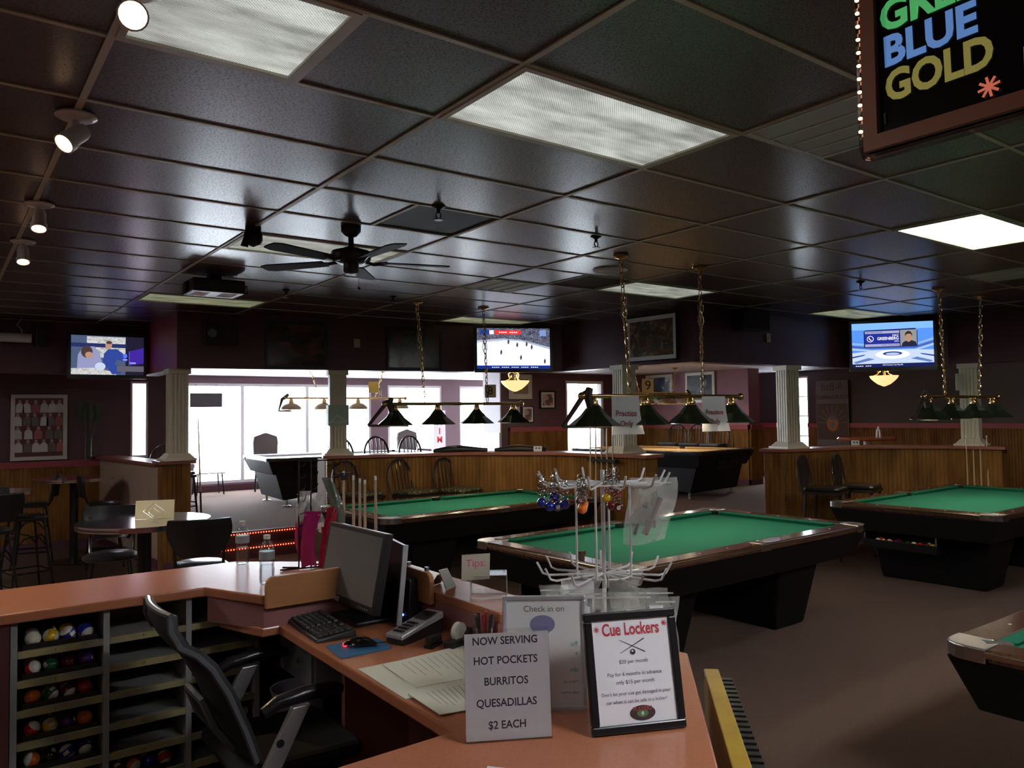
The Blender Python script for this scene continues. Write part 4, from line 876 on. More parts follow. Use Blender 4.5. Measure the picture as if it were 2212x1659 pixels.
DARKP = patch('dark_billiard_print',[(.05,.02,.012),(.10,.045,.02),(.02,.025,.012),(.035,.015,.012),(.015,.02,.016),(.07,.03,.018)],9,.16,0,(1,1.6,1))
DARKQ = patch('dark_saloon_print',[(.06,.015,.015),(.02,.035,.025),(.10,.025,.02),(.02,.012,.012),(.035,.05,.03)],8,.16,0,(1.3,1,1))
BW = patch('monochrome_print',[(.03,.035,.035),(.07,.08,.08),(.04,.045,.045),(.13,.14,.13),(.05,.05,.055)],9,.3)
TEAM = patch('team_photo_print',[(.12,.025,.03),(.30,.27,.26),(.04,.035,.035),(.45,.42,.40),(.18,.05,.05),(.07,.06,.06),(.03,.03,.03)],24,.4)
BLUEP = patch('blue_print',[(.02,.03,.09),(.05,.07,.16),(.5,.52,.5),(.03,.04,.07),(.10,.13,.2)],9,.3); FIG = patch('figure_print',[(.2,.05,.05),(.35,.25,.24),(.09,.06,.06),(.4,.33,.3)],14,.35)
MOUNT = mat('cream_mount',(.55,.54,.50),.6)
picture('large framed cafe scene with white mount on the purple bulkhead', (7.075,6.69,2.685), (-1,-.045), .82,.57, CAFE, BLACKM, .015, .05, PAPER)
picture('dark billiard print on the bulkhead, left of two above the windows', (3.60,9.335,2.665), (-.184,-.983), .74,.56, DARKP, BLACK, .03)
picture('dark saloon print with red figures on the bulkhead, right of two above the windows', (5.10,9.055,2.65), (-.184,-.983), .76,.55, DARKQ, BLACK, .03)
t = picture('white bordered team poster with rows of people leaning on the left ledge', (1.17,12.53,1.68), (0,-1), .67,.90, mat('poster_maroon',(.09,.02,.025),.5), mat('pale_poster_border',(.50,.46,.42),.6), .05, cat='poster', name='team_poster')
for k, (y, n) in enumerate(((.30,6),(.12,6),(-.06,5),(-.24,6))):
    for i in range(n):
        x = -.24+.48*i/(n-1)+random.uniform(-.015,.015); col = random.choice([(.42,.40,.38),(.35,.10,.10),(.5,.48,.46),(.12,.10,.10),(.25,.07,.08)])
        m = mat('poster_shirt_%d' % (int(col[0]*100)), col, .6)
        flat('player_figure', [(x-.05,y-.10),(x+.05,y-.10),(x+.045,y),(x+.02,y+.03),(x-.02,y+.03),(x-.045,y)], .0025+.0004*k, m, t); flat('player_head', ell(x,y+.05,.02,.026,10), .003+.0004*k, mat('poster_skin',(.35,.2,.15),.6), t)
picture('framed blue print on the plum wall behind the tan table, left of two', (12.975,12.05,2.29), (-1,0), .78,.62, BLUEP, WHITE, .06, .0)
picture('framed black and white print on the plum wall behind the tan table, right of two', (12.975,10.90,2.28), (-1,0), .78,.64, BW, WHITE, .06)
picture('framed print partly hidden by the glowing bowl pendant', (9.62,12.725,2.33), (0,-1), .58,.50, patch('sepia_print',[(.3,.22,.12),(.2,.14,.08),(.4,.32,.2)],9), MOUNT, .10)
picture('small framed print right of the bowl pendant', (10.33,12.725,2.06), (0,-1), .42,.38, FIG, BLACKM, .03, .04, MOUNT)
picture('small framed print partly hidden by a green lamp shade', (9.80,12.725,1.76), (0,-1), .30,.34, FIG, BLACKM, .02, .03, PAPER)
t = hung('wall_notice','small white notice with a red no on the purple wall','sign',(9.48,12.735,1.79),(0,-1)); MB().box(-.12,.12,-.13,.13,-.004,.004).obj('notice_sheet', PAPERG, t); text('lettering','NO',.09,INKR,t,-.02,0,.005,bold=.002)
for c, n, l in (((4.34,9.195,2.705),(-.184,-.983),'beige switch plate between the dark pictures'),((8.52,6.03,2.70),(0,-1),'beige switch plate on the bulkhead right of the black speaker')):
    t = hung('switch_plate', l, 'switch plate', c, n); MB().box(-.04,.04,-.055,.055,-.006,.004).obj('plate', mat('beige_plate',(.42,.38,.28),.5), t); MB().box(-.006,.006,-.015,.015,.004,.01).obj('toggle', MC['beige_plate'], t)
def loudspeaker(label, c, nrm, w, h, d=.2, cone=True):
    t = hung('loudspeaker', label, 'speaker', c, nrm, 'black loudspeakers'); MB().box(-w/2,w/2,-h/2,h/2,-d,0).obj('cabinet', BLACK, t, bevel=.008)
    MB().box(-w/2+.012,w/2-.012,-h/2+.012,h/2-.012,0,.006).obj('grille_cloth', mat('speaker_cloth',(.02,.02,.02),.9), t)
    if cone: MB().lathe([(.045,0),(.05,.012),(.03,.014),(.0,.010)],18,(-w/2+.09,0,.006)).obj('cone', mat('grey_cone',(.12,.12,.11),.5), t)
loudspeaker('wide black loudspeaker with round cone on the bulkhead above the left windows', (2.70,9.365,2.765), (-.184,-.983), .38,.25,.14)
loudspeaker('small black loudspeaker left of the cooking show television', (1.06,11.20,2.81), (0,-1), .12,.24,.12, False)
loudspeaker('black loudspeaker on the dark bulkhead left of the sports studio television', (7.98,5.80,2.87), (0,-1), .50,.24,.18, False)

# ================================================================== CEILING FAN, PROJECTOR, CAMERA, PENDANTS
FANB = mat('matte_black_fan',(.012,.011,.011),.35)
t = thing('ceiling_fan','black five blade ceiling fan with pull chain','ceiling fan',(2.19,4.72,ZC))
MB().lathe([(0,0),(.065,0),(.065,-.03),(.04,-.06),(.018,-.07),(.018,-.13),(.05,-.14),(.05,-.15)],24).obj('canopy_and_rod', FANB, t, True)
MB().lathe([(0,-.14),(.06,-.145),(.125,-.165),(.135,-.19),(.125,-.22),(.075,-.245),(0,-.25)],28).obj('motor_housing', FANB, t, True)
MB().lathe([(.05,-.245),(.05,-.295),(.038,-.31),(0,-.315)],20).obj('switch_cup', FANB, t, True)
BLD = mat('dark_fan_blade',(.018,.013,.012),.7,spec=.15)
for k in range(5):
    a = -.30+k*2*PI/5; R = Matrix.Rotation(a,3,'Z')
    m = MB(); pts = [(.19,-.05),(.60,-.065),(.655,-.045),(.66,0),(.655,.045),(.60,.065),(.19,.05)]
    f = lambda x, y, z: tuple(R@Vector((x,y,z-.235+y*.12)))
    m.add([f(x,y,0) for x,y in pts]+[f(x,y,.008) for x,y in pts], [tuple(range(6,-1,-1)),tuple(range(7,14))]+[(i,(i+1)%7,(i+1)%7+7,i+7) for i in range(7)]); o = m.obj('blade', BLD, t)
    MB().tube([R@Vector((.09,0,-.225)),R@Vector((.15,.02,-.238)),R@Vector((.24,0,-.228))],.011,6).obj('blade_bracket', FANB, o)
MB().tube([(.03,-.045,-.3),(.03,-.05,-.40)],.0025,5).obj('pull_chain', BRASS, t); MB().sphere((.03,-.05,-.41),.012,8,6).obj('pull_knob', FANB, t)
t = thing('projector','black projector hung under the ceiling','projector',(1.96,7.02,ZC))
MB().box(-.05,.05,-.05,.05,-.05,0).obj('ceiling_mount', BLACK, t); MB().box(-.22,.22,-.17,.17,-.165,-.05).obj('projector_body', BLACK, t, bevel=.012)
MB().box(-.18,-.06,-.10,.12,-.1665,-.1645).obj('sticker', PAPER, t); MB().box(.04,.17,-.12,.10,-.1665,-.1645).obj('sticker', PAPER, t); MB().lathe([(.05,0),(.05,.03),(.035,.035),(0,.03)],18,(-.22,.0,-.11),'x').obj('lens_ring', BLACKM, t)
MB().tube([(.22,.05,-.08),(.30,.05,-.06),(.31,.05,-.12),(.22,.05,-.15)],.008,6).obj('cable', BLACK, t)
t = thing('security_camera','small black dome camera on the ceiling left of the fan','camera',(1.66,5.06,ZC))
MB().lathe([(0,0),(.05,0),(.05,-.03),(.058,-.05),(.06,-.09),(.045,-.12),(0,-.135)],20).obj('dome', FANB, t, True); MB().add([(-.06,-.02,-.06),(-.09,-.03,-.14),(-.05,-.05,-.15),(-.03,-.05,-.08),(-.06,-.01,-.06),(-.09,-.02,-.14),(-.05,-.04,-.15),(-.03,-.04,-.08)],[(0,1,2,3),(7,6,5,4),(0,4,5,1),(1,5,6,2),(2,6,7,3),(3,7,4,0)]).obj('bracket', FANB, t)
def pendant(label, x, y, r, zt=2.26):
    t = thing('bowl_pendant', label, 'pendant lamp', (x,y,zt), 0, 'glowing bowl pendants')
    MB().lathe([(r,0),(r*.92,-.03),(r*.72,-.07),(r*.45,-.115),(r*.12,-.145),(0,-.15)],28).lathe([(r*1.02,.012),(r,0)],28).obj('glass_bowl', mat('alabaster_bowl',(.85,.66,.42),.4,emis=(1,.62,.28),es=1.15), t, True)
    MB().lathe([(0,-.165),(.014,-.16),(.02,-.15),(0,-.145)],12).obj('finial', BRASS, t, True)
    MB().tube([(0,0,-.02),(0,0,2.62-zt)],.012,8).lathe([(0,2.62-zt),(.06,2.62-zt),(.05,2.59-zt),(.02,2.57-zt)],16).obj('stem', BRASS, t, True)
    for k in range(3):
        a = k*2*PI/3+.3; c, s = math.cos(a), math.sin(a)
        MB().tube([(c*q,s*q,z) for q,z in [(.02,.14),(.06,.15),(.10,.12),(.09,.07),(.05,.07),(.055,.10),(.09,.04),(r*.85,.005)]],.006,6).obj('scroll_arm', BRASS, t, True)
    l = bpy.data.lights.new('pendant_light','POINT'); l.energy = 14; l.color = (1,.66,.32); l.shadow_soft_size = .1; q = bpy.data.objects.new('pendant_light', l); COL.objects.link(q); q.parent = t; q.location = (0,0,.08)
pendant('glowing bowl pendant with scroll arms under the hockey television', 7.02,9.42,.21); pendant('glowing bowl pendant under the sports studio television', 11.62,6.2,.20,2.27)

# ================================================================== MISCELLANEOUS IN THE BACKGROUND
t = thing('projection_screen','white rolled up projection screen case hung at the left','screen case',(-.1,11.18,2.78)); MB().tube([(-1.0,0,0),(1.05,0,0)],.055,14).obj('screen_case', mat('white_screen_case',(.6,.57,.55),.45), t, True); MB().tube([(.95,0,.05),(.95,0,.1),(.90,0,.16),(.95,0,.24)],.008,6).obj('hanging_hook', STEEL, t)
t = thing('glass_vase','glass vase of green stems on the left ledge','vase',(1.76,12.44,1.212)); MB().lathe([(0,0),(.045,0),(.05,.02),(.048,.2),(.055,.30),(.05,.30),(.042,.2),(.042,.02),(0,.015)],18).obj('vase_glass', ACRYL, t, True)
LEAF = mat('dark_green_leaf',(.02,.06,.02),.5)
for k in range(9):
    a = k*.7; x, y = .13*math.cos(a), .06*math.sin(a); hh = .55+.18*random.random()
    MB().tube([(x*.1,y*.1,.02),(x*.3,y*.3,.3),(x,y,hh)],.004,5).obj('stem', LEAF, t)
    MB().add([(x,y,hh-.05),(x+.04,y,hh+.06),(x+.01,y+.01,hh+.16),(x-.04,y,hh+.05)],[(0,1,2,3)]).obj('leaf', LEAF, t)
t = hung('window_sign','dark rectangular sign hung on the large window','sign',(4.35,16.108,2.13),(0,-1)); MB().box(-.31,.31,-.14,.14,-.01,.01).obj('sign_board', mat('dark_sign_back',(.05,.045,.045),.6), t); MB().tube([(-.2,.14,0),(-.2,.32,0)],.004,5).tube([(.2,.14,0),(.2,.32,0)],.004,5).obj('cord', BLACK, t)
t = hung('window_banner','white window strip with red letters spelling AIM downwards','banner',(9.70,16.05,1.38),(0,-1)); MB().box(-.16,.16,-.45,.50,-.003,.003).obj('banner_sheet', mat('thin_white_vinyl',(.85,.85,.88),.5,emis=(1,1,1),es=.0), t)
for ch, y in (('A',.22),('I',.0),('M',-.20)): text('lettering',ch,.2,mat('red_vinyl',(.75,.02,.03),.5),t,0,y,.005,bold=.006)
t = hung('tournament_banner','pale nine ball tournament banner seen from the back by the right window','banner',(14.93,9.08,1.66),(-1,0))
MB().box(-.36,.36,-.80,.72,-.004,.004).obj('banner_sheet', mat('grey_banner',(.13,.125,.11),.6), t); BRN = mat('banner_brown',(.07,.04,.02),.6)
text('lettering','9-Ball',.22,BRN,t,0,.58,.006,sx=-1); text('lettering','TOURNAMENT',.105,BRN,t,0,.37,.006,sx=-1,bold=.004); text('lettering','CONTEST',.14,BRN,t,0,-.68,.006,sx=-1,bold=.004)
rect('sunburst_field', -.34,.34,-.50,.24,.0055,BRN,t)
for k in range(9):
    a = PI*k/8; flat('ray', [(.10*math.cos(a-.06),-.15+.10*math.sin(a-.06)),(.33*math.cos(a-.02),-.15+.36*math.sin(a-.02)),(.33*math.cos(a+.04),-.15+.36*math.sin(a+.04)),(.10*math.cos(a+.06),-.15+.10*math.sin(a+.06))], .006, MC['grey_banner'], t)
flat('nine_ball', ell(0,-.17,.13,.16,24), .007, mat('banner_orange',(.30,.13,.03),.6), t); flat('ball_cap', [p for p in ell(0,-.17,.128,.158,24) if p[1] > -.10], .0075, MC['grey_banner'], t); flat('ball_disc', ell(0,-.2,.05,.06,16), .0075, MC['grey_banner'], t)
# cues hung on the half walls
CUEW = mat('maple_cue',(.55,.42,.28),.3); CUEB = mat('dark_cue_butt',(.05,.025,.02),.3)
def cue(label, p, q, group):
    p, q = Vector(p), Vector(q); t = thing('pool_cue', label, 'cue', p, 0, group); d = q-p
    MB().tube([(0,0,0),d*.45],[.0145,.0115],8).obj('butt', CUEB, t, True); MB().tube([d*.45,d*.985],[.0115,.0066],8).obj('shaft', CUEW, t, True); MB().tube([d*.985,d*1.0],[.0068,.0062],8).obj('tip', WHITE, t); return t
for k in range(5): cue('pool cue hung on the half wall under the column, %s from the left' % ('first','second','third','fourth','fifth')[k], (6.43+.012*k,7.13-.085*k,.3), (6.45+.012*k,7.13-.085*k,1.70), 'cues at the column half wall')
t = thing('cue_rack','dark cue clip rail on the half wall below the column','cue rack',(6.46,6.94,1.19)); MB().box(-.02,.04,-.24,.26,0,.03).obj('clip_rail', BLACK, t)
cue('long cue leaning on the left pedestal beside the steps', (2.62,9.86,.16), (2.60,9.98,1.78), 'cues at the left pedestal')
for k in range(4): cue('cue resting on the rightmost pedestal, %s from the left' % ('first','second','third','fourth')[k], (10.72+.03*k,4.66-.07*k,.02), (10.76+.03*k,4.68-.07*k,1.42), 'cues at the right pedestal')
MB()
for name, p, q, l in (('rope_light',(2.50,10.185,.285),(4.0,10.185,.285),'red rope light under the upper step nosing'),('rope_light',(2.50,9.952,.135),(4.0,9.952,.135),'red rope light under the lower step nosing')):
    t = thing(name, l, 'rope light', p, 0, 'rope lights on the steps'); n = 44; m = MB()
    for i in range(n): m.sphere((1.5*i/(n-1),0,0),.0075,6,4)
    o = m.obj('light_beads', em('red_rope_bead',(1,.13,.06),7), t); o['kind'] = 'stuff'
    MB().tube([(0,.004,0),(1.5,.004,0)],.008,6).obj('rope_tube', clear('rope_tube_clear',(.9,.6,.5)), t)
# wall-end rope lights hanging at the half walls
for p, l in (((8.69,5.95,.1),'thin string of tiny unlit lights down the corner of the right half wall'),((3.97,9.28,.1),'thin string of tiny unlit lights down the corner of the centre half wall')):
    t = thing('light_string', l, 'light string', p); m = MB().tube([(0,0,0),(.006,0,.4),(-.004,0,.8),(.004,0,1.1)],.004,5); m.obj('cord', BLACK, t); m = MB()
    for i in range(30): m.sphere((.006*math.sin(i),0,.03+i*.036),.005,5,4)
    o = m.obj('tiny_lights', STEEL, t); o['kind'] = 'stuff'
# netting-like dark curtain in the corridor on the right
tag(MB().slab([[(13.36+.03*math.sin(i*1.3),9.2-.0*i,0) for i in range(2)],[(13.36,9.2,0),(13.4,9.2,0)]],.01).obj('x', BLACK), 'x','x')
bpy.data.objects.remove(bpy.data.objects['x'])
# ================================================================== COUNTER, DESK, SHELVES
OUT = [(-1.6,3.95),(1.20,3.95),(1.84,3.42),(1.84,2.30)]; INN = [(-1.6,3.43),(.92,3.43),(1.06,3.12),(1.63,3.12),(1.63,2.30)]
t = thing('bar_counter','salmon laminate bar top with low partitions around the till desk','counter',(0,0,0))
MB().prism(OUT+INN[::-1],1.032,1.07).obj('bar_top', SALMON, t, bevel=.006)
PANEL = mat('dark_oxblood_panel',(.10,.028,.028),.5)
MB().prism(offset(OUT,-.10)+offset(OUT,-.14)[::-1],0,1.032).obj('front_panel', PANEL, t)
MB().prism([(.93,3.42),(1.07,3.135),(1.63,3.135),(1.63,2.31),(1.66,2.31),(1.66,3.165),(1.08,3.165),(.96,3.43)],.93,1.033).obj('riser_panel', mat('pinkish_riser',(.36,.15,.14),.5), t)
def board(name, a, b, z0, z1, th=.022, r=.035):
    a, b = Vector(a), Vector(b); d = (b-a); l = d.length; d.normalize(); n = Vector((d.y,-d.x)); pts = [(0,z0),(l,z0)]
    pts += [(l-r+r*math.cos(q),z1-r+r*math.sin(q)) for q in (0,PI/6,PI/3,PI/2)]+[(r-r*math.sin(q),z1-r+r*math.cos(q)) for q in (0,PI/6,PI/3,PI/2)]
    f = lambda s, z, k: (a.x+d.x*s+n.x*k, a.y+d.y*s+n.y*k, z); k = len(pts)
    return MB().add([f(s,z,th) for s,z in pts]+[f(s,z,0) for s,z in pts],[tuple(range(k)),tuple(range(2*k-1,k-1,-1))]+[(i,i+k,(i+1)%k+k,(i+1)%k) for i in range(k)]).obj(name, LAMWOOD, t, bevel=.003)
board('partition', (1.065,3.115), (1.62,3.115), 1.02,1.145); board('partition', (1.625,3.10), (1.625,2.74), 1.02,1.145)
for y in (2.80,2.95,3.02): MB().box(1.618,1.632,y-.008,y+.008,1.145,1.16).obj('partition_clip', STEEL, t)
D = [(1.13,3.40),(1.12,1.80),(.35,1.78),(.35,1.12),(1.39,1.12),(1.53,1.26),(2.12,1.86),(2.10,1.98),(1.84,2.28),(1.66,2.28),(1.66,3.14),(1.13,3.14)]
D = [(1.13,3.14),(1.12,1.80),(.35,1.78),(.35,1.12),(1.39,1.12),(1.53,1.26),(2.12,1.86),(2.10,1.98),(1.84,2.28),(1.63,2.30),(1.63,3.13)]
d = thing('till_desk','salmon laminate desk wrapping round to the near counter with the signs','desk',(0,0,0))
MB().prism(D,.902,.94).prism([(1.13,3.13),(1.06,3.13),(.97,3.40),(1.13,3.40),(1.5,3.40),(1.63,3.13)],.902,.9395).obj('desk_top', SALMON, d, bevel=.006)
PINKP = mat('pinkish_brown_panel',(.22,.085,.07),.55)
MB().prism([(1.50,1.34),(2.06,1.87),(1.80,2.25),(1.78,2.23),(2.03,1.88),(1.48,1.36)],0,.905).obj('end_panel', PINKP, d)
MB().box(1.58,1.61,2.25,3.15,0,.905).obj('back_panel', PINKP, d); MB().box(1.18,1.58,1.93,1.96,0,.905).obj('support_panel', PINKP, d); MB().box(1.30,1.58,2.88,2.91,0,.905).obj('support_panel', PINKP, d)
MB().box(.36,1.40,1.2,1.23,0,.905).obj('front_skirt', PINKP, d)
t = thing('drawer_box','grey lockable drawer unit fixed under the till desk','drawer unit',(1.22,2.98,.70)); MB().box(0,.34,0,.36,0,.20).obj('drawer_body', mat('grey_drawer_steel',(.24,.24,.26),.45,.3), t, bevel=.004); MB().box(-.012,0,.01,.35,.01,.19).obj('drawer_front', mat('grey_drawer_front',(.17,.17,.18),.5), t); MB().lathe([(0,-.02),(.012,-.02),(.012,0)],12,(-.012,.10,.10),'x').obj('lock', CHROME, t)
t = thing('pail','pale plastic pail under the desk beside the shelves','bucket',(1.30,3.36,.0)); MB().lathe([(0,.30),(.09,.30),(.115,.58),(.122,.60),(.115,.60),(.085,.31),(0,.31)],24).obj('pail_body', mat('pale_lilac_plastic',(.42,.40,.47),.45), t, True); MB().box(-.13,.13,-.13,.13,0,.30).obj('pail_stand', mat('navy_crate',(.03,.05,.10),.6), t)
# ---- ball shelves under the bar
SX = [.25,.56,.87,1.155]; ZS = [.905,.795,.685,.565,.45,.335,.22]
t = thing('ball_shelves','grey pigeonhole shelves under the bar holding trays of pool balls','shelf unit',(0,0,0))
for x in SX: MB().box(x-.011,x+.011,3.475,3.83,.0,1.03).obj('upright', GREYM, t)
MB().box(SX[0],SX[3],3.815,3.83,0,1.03).obj('back_board', mat('dark_grey_board',(.10,.105,.115),.6), t)
STRIP = mat('worn_yellow_edge',(.34,.29,.13),.5,col2=(.22,.20,.14),scale=9,thr=(.4,.6))
for c in range(3):
    for k, z in enumerate(ZS):
        o = MB().box(SX[c]+.012,SX[c+1]-.012,3.49,3.815,z-.012,z).obj('shelf', GREYM, t)
        MB().box(SX[c]+.012,SX[c+1]-.012,3.476,3.49,z-.016,z+.010).obj('edge_strip', STRIP, o)
        n = k+1+c*8
        q = text('lettering', str(n), .017, INK, o, (SX[c]+SX[c+1])/2-.02, 3.4755, z-.003); q.rotation_euler = (PI/2,0,0)
MB().box(-1.55,.235,3.46,3.50,0,1.03).obj('side_panel', PANEL, t)
TRAY = mat('black_ball_tray',(.012,.012,.012),.3)
rows = ['top','second','third','fourth','fifth']
def tray(x, z, kinds, where, tl):
    o = thing('ball_tray', tl, 'ball tray', (x,3.50,z+.001), 0, 'black ball trays on the shelves')
    MB().box(-.122,.122,0,.14,0,.008).box(-.126,-.118,0,.14,0,.030).box(.118,.126,0,.14,0,.030).box(-.126,.126,-.006,.002,0,.028).box(-.126,.126,.138,.146,0,.034).obj('tray_body', TRAY, o)
    for k, kd in enumerate(kinds):
        r, c = divmod(k, 4)
        if kd is None: continue
        ball(kd, (x-.089+.0593*c, 3.536+.062*r, z+.0095), '%s%s pool ball in the %s tray, %s row, place %s' % ('striped ' if kd[1] else '', kd[0] if kd[0] != 'white' else 'plain white', where, ('front','back')[r], ('one','two','three','four')[c]), 'balls in the shelf trays')
def kz(s):
    m = dict(y='yellow',b='blue',r='red',p='purple',o='orange',g='green',m='maroon',k='black',w='white'); return [None if ch == '.' else (m[ch.lower()], ch.isupper()) for ch in s]
for k, s in enumerate(('wYBBGkyb','RgmpBRmG','oGMrpRry','RYpobMgk','OkBPRPbm')):
    tray(.405, ZS[k], kz(s), rows[k]+' left', 'black tray of pool balls on the %s shelf at the left' % rows[k])
tray(.70, ZS[5], kz('mObRRpBg'), 'bottom middle', 'black tray of pool balls low on the middle shelf')
tray(1.02, ZS[4], kz('..ww....'), 'lower right', 'black tray with white cue balls at the right shelf')

# ================================================================== ON THE BAR AND DESK
PET = clear('clear_bottle_plastic',(.95,.97,.98),.6,.02)
for (x, y), l in (((1.21,3.85),'water bottle standing farther back on the bar, left of two'),((1.15,3.33),'water bottle standing nearer the partition, right of two')):
    t = thing('water_bottle', l, 'water bottle', (x,y,1.071), 0, 'water bottles on the bar')
    pr = [(0,.002),(.028,.0),(.032,.012),(.0305,.022),(.032,.032),(.0305,.044),(.032,.056),(.029,.075),(.031,.09),(.032,.10),(.032,.14),(.030,.15),(.022,.172),(.0135,.184),(.0125,.19)]
    MB().lathe(pr,20).obj('bottle_body', PET, t, True)
    MB().lathe([(0,.004),(.026,.004),(.029,.014),(.029,.08),(0,.08)],18).obj('water', clear('water_fill',(.94,.96,.97),.4), t, True)
    MB().lathe([(.0325,.103),(.0325,.138)],20).obj('label_band', mat('bottle_label',(.30,.36,.38),.4), t, True)
    MB().lathe([(0,.190),(.0145,.190),(.0145,.206),(0,.207)],16).obj('cap', mat('white_cap',(.7,.68,.62),.5), t)
# monitor with second display behind
MON = thing('monitor','dark desktop monitor turned away on the till desk','monitor',(1.45,3.02,.941)); t = hung('monitor_head','x','x',(1.385,3.01,1.165),(-1,-.03),None,-.19); w, h = .50,.315
MB().box(-w/2,w/2,-h/2,h/2,-.035,0).hexa([(-w/2+.05,-h/2+.05,-.035),(w/2-.02,-h/2+.03,-.035),(w/2-.02,h/2-.06,-.035),(-w/2+.05,h/2-.06,-.035)],[(-.14,-.08,-.075),(.16,-.08,-.075),(.16,.08,-.075),(-.14,.08,-.075)]).obj('housing', BLACK, t, bevel=.004)
MB().box(-w/2+.018,w/2-.018,-h/2+.03,h/2-.02,0,.0015).obj('screen', mat('glossy_screen_reflection',(.16,.165,.165),.3,spec=.6), t)  # grey base colour stands in for the room reflected in the screen
for k in range(5): MB().box(.12+.018*k,.126+.018*k,-h/2+.012,-h/2+.016,0,.002).obj('button', SILVER, t)
MB().box(-.09,-.05,-h/2+.004,-h/2+.024,0,.0018).obj('maker_badge', SILVER, t)
t2 = MON
for ch in list(t.children): ch.parent = MON; ch.matrix_local = Matrix.Translation((-1.45,-3.02,-.941))@t.matrix_basis
bpy.data.objects.remove(t); MB().box(-.10,.10,-.13,.11,0,.018).obj('foot', BLACK, t2, bevel=.006); MB().box(-.01,.03,-.045,.045,.018,.16).obj('neck', BLACK, t2)
t = hung('customer_display','flat customer display with pale edge standing behind the monitor','display',(1.535,2.96,1.105),(-.98,.20),None,-.10)
MB().box(-.165,.165,-.155,.155,-.016,.0).obj('display_back', BLACK, t); MB().box(.16,.172,-.157,.157,-.018,.002).obj('pale_edge', mat('pale_grey_edge',(.42,.42,.43),.45), t)
# keyboard
KB = mat('black_keys',(.016,.016,.018),.45); t = thing('keyboard','black keyboard in front of the monitor','keyboard',(1.24,3.02,.941),-PI/2-.06)
MB().hexa([(-.235,-.08,0),(.235,-.08,0),(.235,.08,0),(-.235,.08,0)],[(-.23,-.075,.014),(.23,-.075,.014),(.23,.075,.026),(-.23,.075,.026)]).obj('keyboard_base', BLACK, t, bevel=.004)
key = MB().hexa([(-.0085,-.0085,0),(.0085,-.0085,0),(.0085,.0085,0),(-.0085,.0085,0)],[(-.0065,-.006,.007),(.0065,-.006,.007),(.0065,.007,.007),(-.0065,.007,.007)]).mesh('key', KB)
for r in range(6):
    for c in range(22):
        if c in (15,) or (c == 18 and r > 3): continue
        link('key', key, t, 0, (-.215+c*.0203, -.058+r*.0215+(.006 if r == 5 else 0), .0155+.012*(r*.0215+.02)/.15))
t = thing('mouse_pad','blue mouse pad at the front of the till desk','mouse pad',(1.25,2.64,.941),-.10); MB().prism([(-.10,-.09),(.085,-.075),(.10,-.06),(.095,.075),(-.085,.09),(-.10,.075)],0,.003).obj('pad_sheet', mat('blue_pad',(.035,.15,.30),.7), t)
t = thing('computer_mouse','black optical mouse with a red glow on the blue pad','mouse',(1.255,2.645,.9445),-.55)
rowsm = [[(-.06+.12*i/8, .032*math.sin(PI*(.08+.84*i/8))*(j/3-1), .003+.034*math.sin(PI*(.12+.80*i/8))*math.sqrt(max(0,1-(j/3-1)**2*.9))) for j in range(7)] for i in range(9)]
MB().grid(rowsm).obj('mouse_shell', mat('glossy_black_mouse',(.01,.01,.01),.12), t, True); MB().sphere((-.055,0,.008),.009,10,6).obj('red_led_window', em('red_led',(1,.03,.05),2.2), t, True); MB().tube([(.06,0,.01),(.10,.03,.004),(.17,.05,.004)],.002,5).obj('mouse_cord', BLACK, t)
# papers
PAPY = mat('cream_office_paper',(.74,.74,.60),.7); GREYI = mat('grey_print',(.30,.31,.30),.7)
def sheet(label, pts, z, m=PAPY, lines=0):
    o = thing('paper_sheet', label, 'paper', (0,0,z), 0, 'papers on the till desk'); MB().prism(pts,0,.0025).obj('sheet', m, o)
    a, b, c, dd = [Vector(p) for p in pts[:4]]
    for k in range(lines):
        s = .18+.62*k/max(1,lines-1); p0 = a.lerp(dd,s); p1 = b.lerp(c,s); e0 = p0.lerp(p1,.12); e1 = p0.lerp(p1,.55+.3*random.random()); dv = (dd-a).normalized()*.0022
        MB().add([(*e0,.003),(*e1,.003),(*(e1+dv),.003),(*(e0+dv),.003)],[(0,1,2,3)]).obj('print_line', GREYI, o)
    return o
sheet('large printed form lying at the desk edge under other papers', [(1.14,2.42),(1.13,2.08),(1.44,2.02),(1.58,2.40)], .9405, PAPY, 12)
sheet('printed calendar sheet on the upper part of the paper pile', [(1.22,2.40),(1.20,2.14),(1.46,2.10),(1.55,2.42)], .9435, PAPY, 9)
sheet('printed sheet at the lower end of the paper pile beside the food sign', [(1.15,2.10),(1.14,1.90),(1.33,1.86),(1.42,2.08)], .9465, PAPY, 10)
sheet('white paper corner at the bottom edge of the picture', [(.93,1.44),(1.05,1.33),(1.16,1.45),(1.07,1.565)], .941, PAPER, 0)
# speaker, card terminal, stapler, tape, pens, glue
t = thing('computer_speaker','small black upright computer speaker behind the card terminal','speaker',(1.575,2.87,.941),.2); MB().hexa([(-.04,-.045,0),(.04,-.045,0),(.04,.045,0),(-.04,.045,0)],[(-.02,-.038,.17),(.035,-.038,.17),(.035,.038,.17),(-.02,.038,.17)]).obj('cabinet', BLACK, t, bevel=.006); MB().sphere((-.038,-.012,.03),.005,8,6).obj('blue_led', em('blue_led',(.1,.15,1),9), t)
t = thing('card_terminal','silver and black card payment terminal','card terminal',(1.475,2.63,.941),.30)
MB().add([(-.115,-.042,0),(.115,-.042,0),(.115,.042,0),(-.115,.042,0),(-.115,-.04,.032),(.115,-.04,.075),(.115,.04,.075),(-.115,.04,.032)],[(3,2,1,0),(4,5,6,7),(0,1,5,4),(1,2,6,5),(2,3,7,6),(3,0,4,7)]).obj('terminal_base', BLACK, t, bevel=.006)
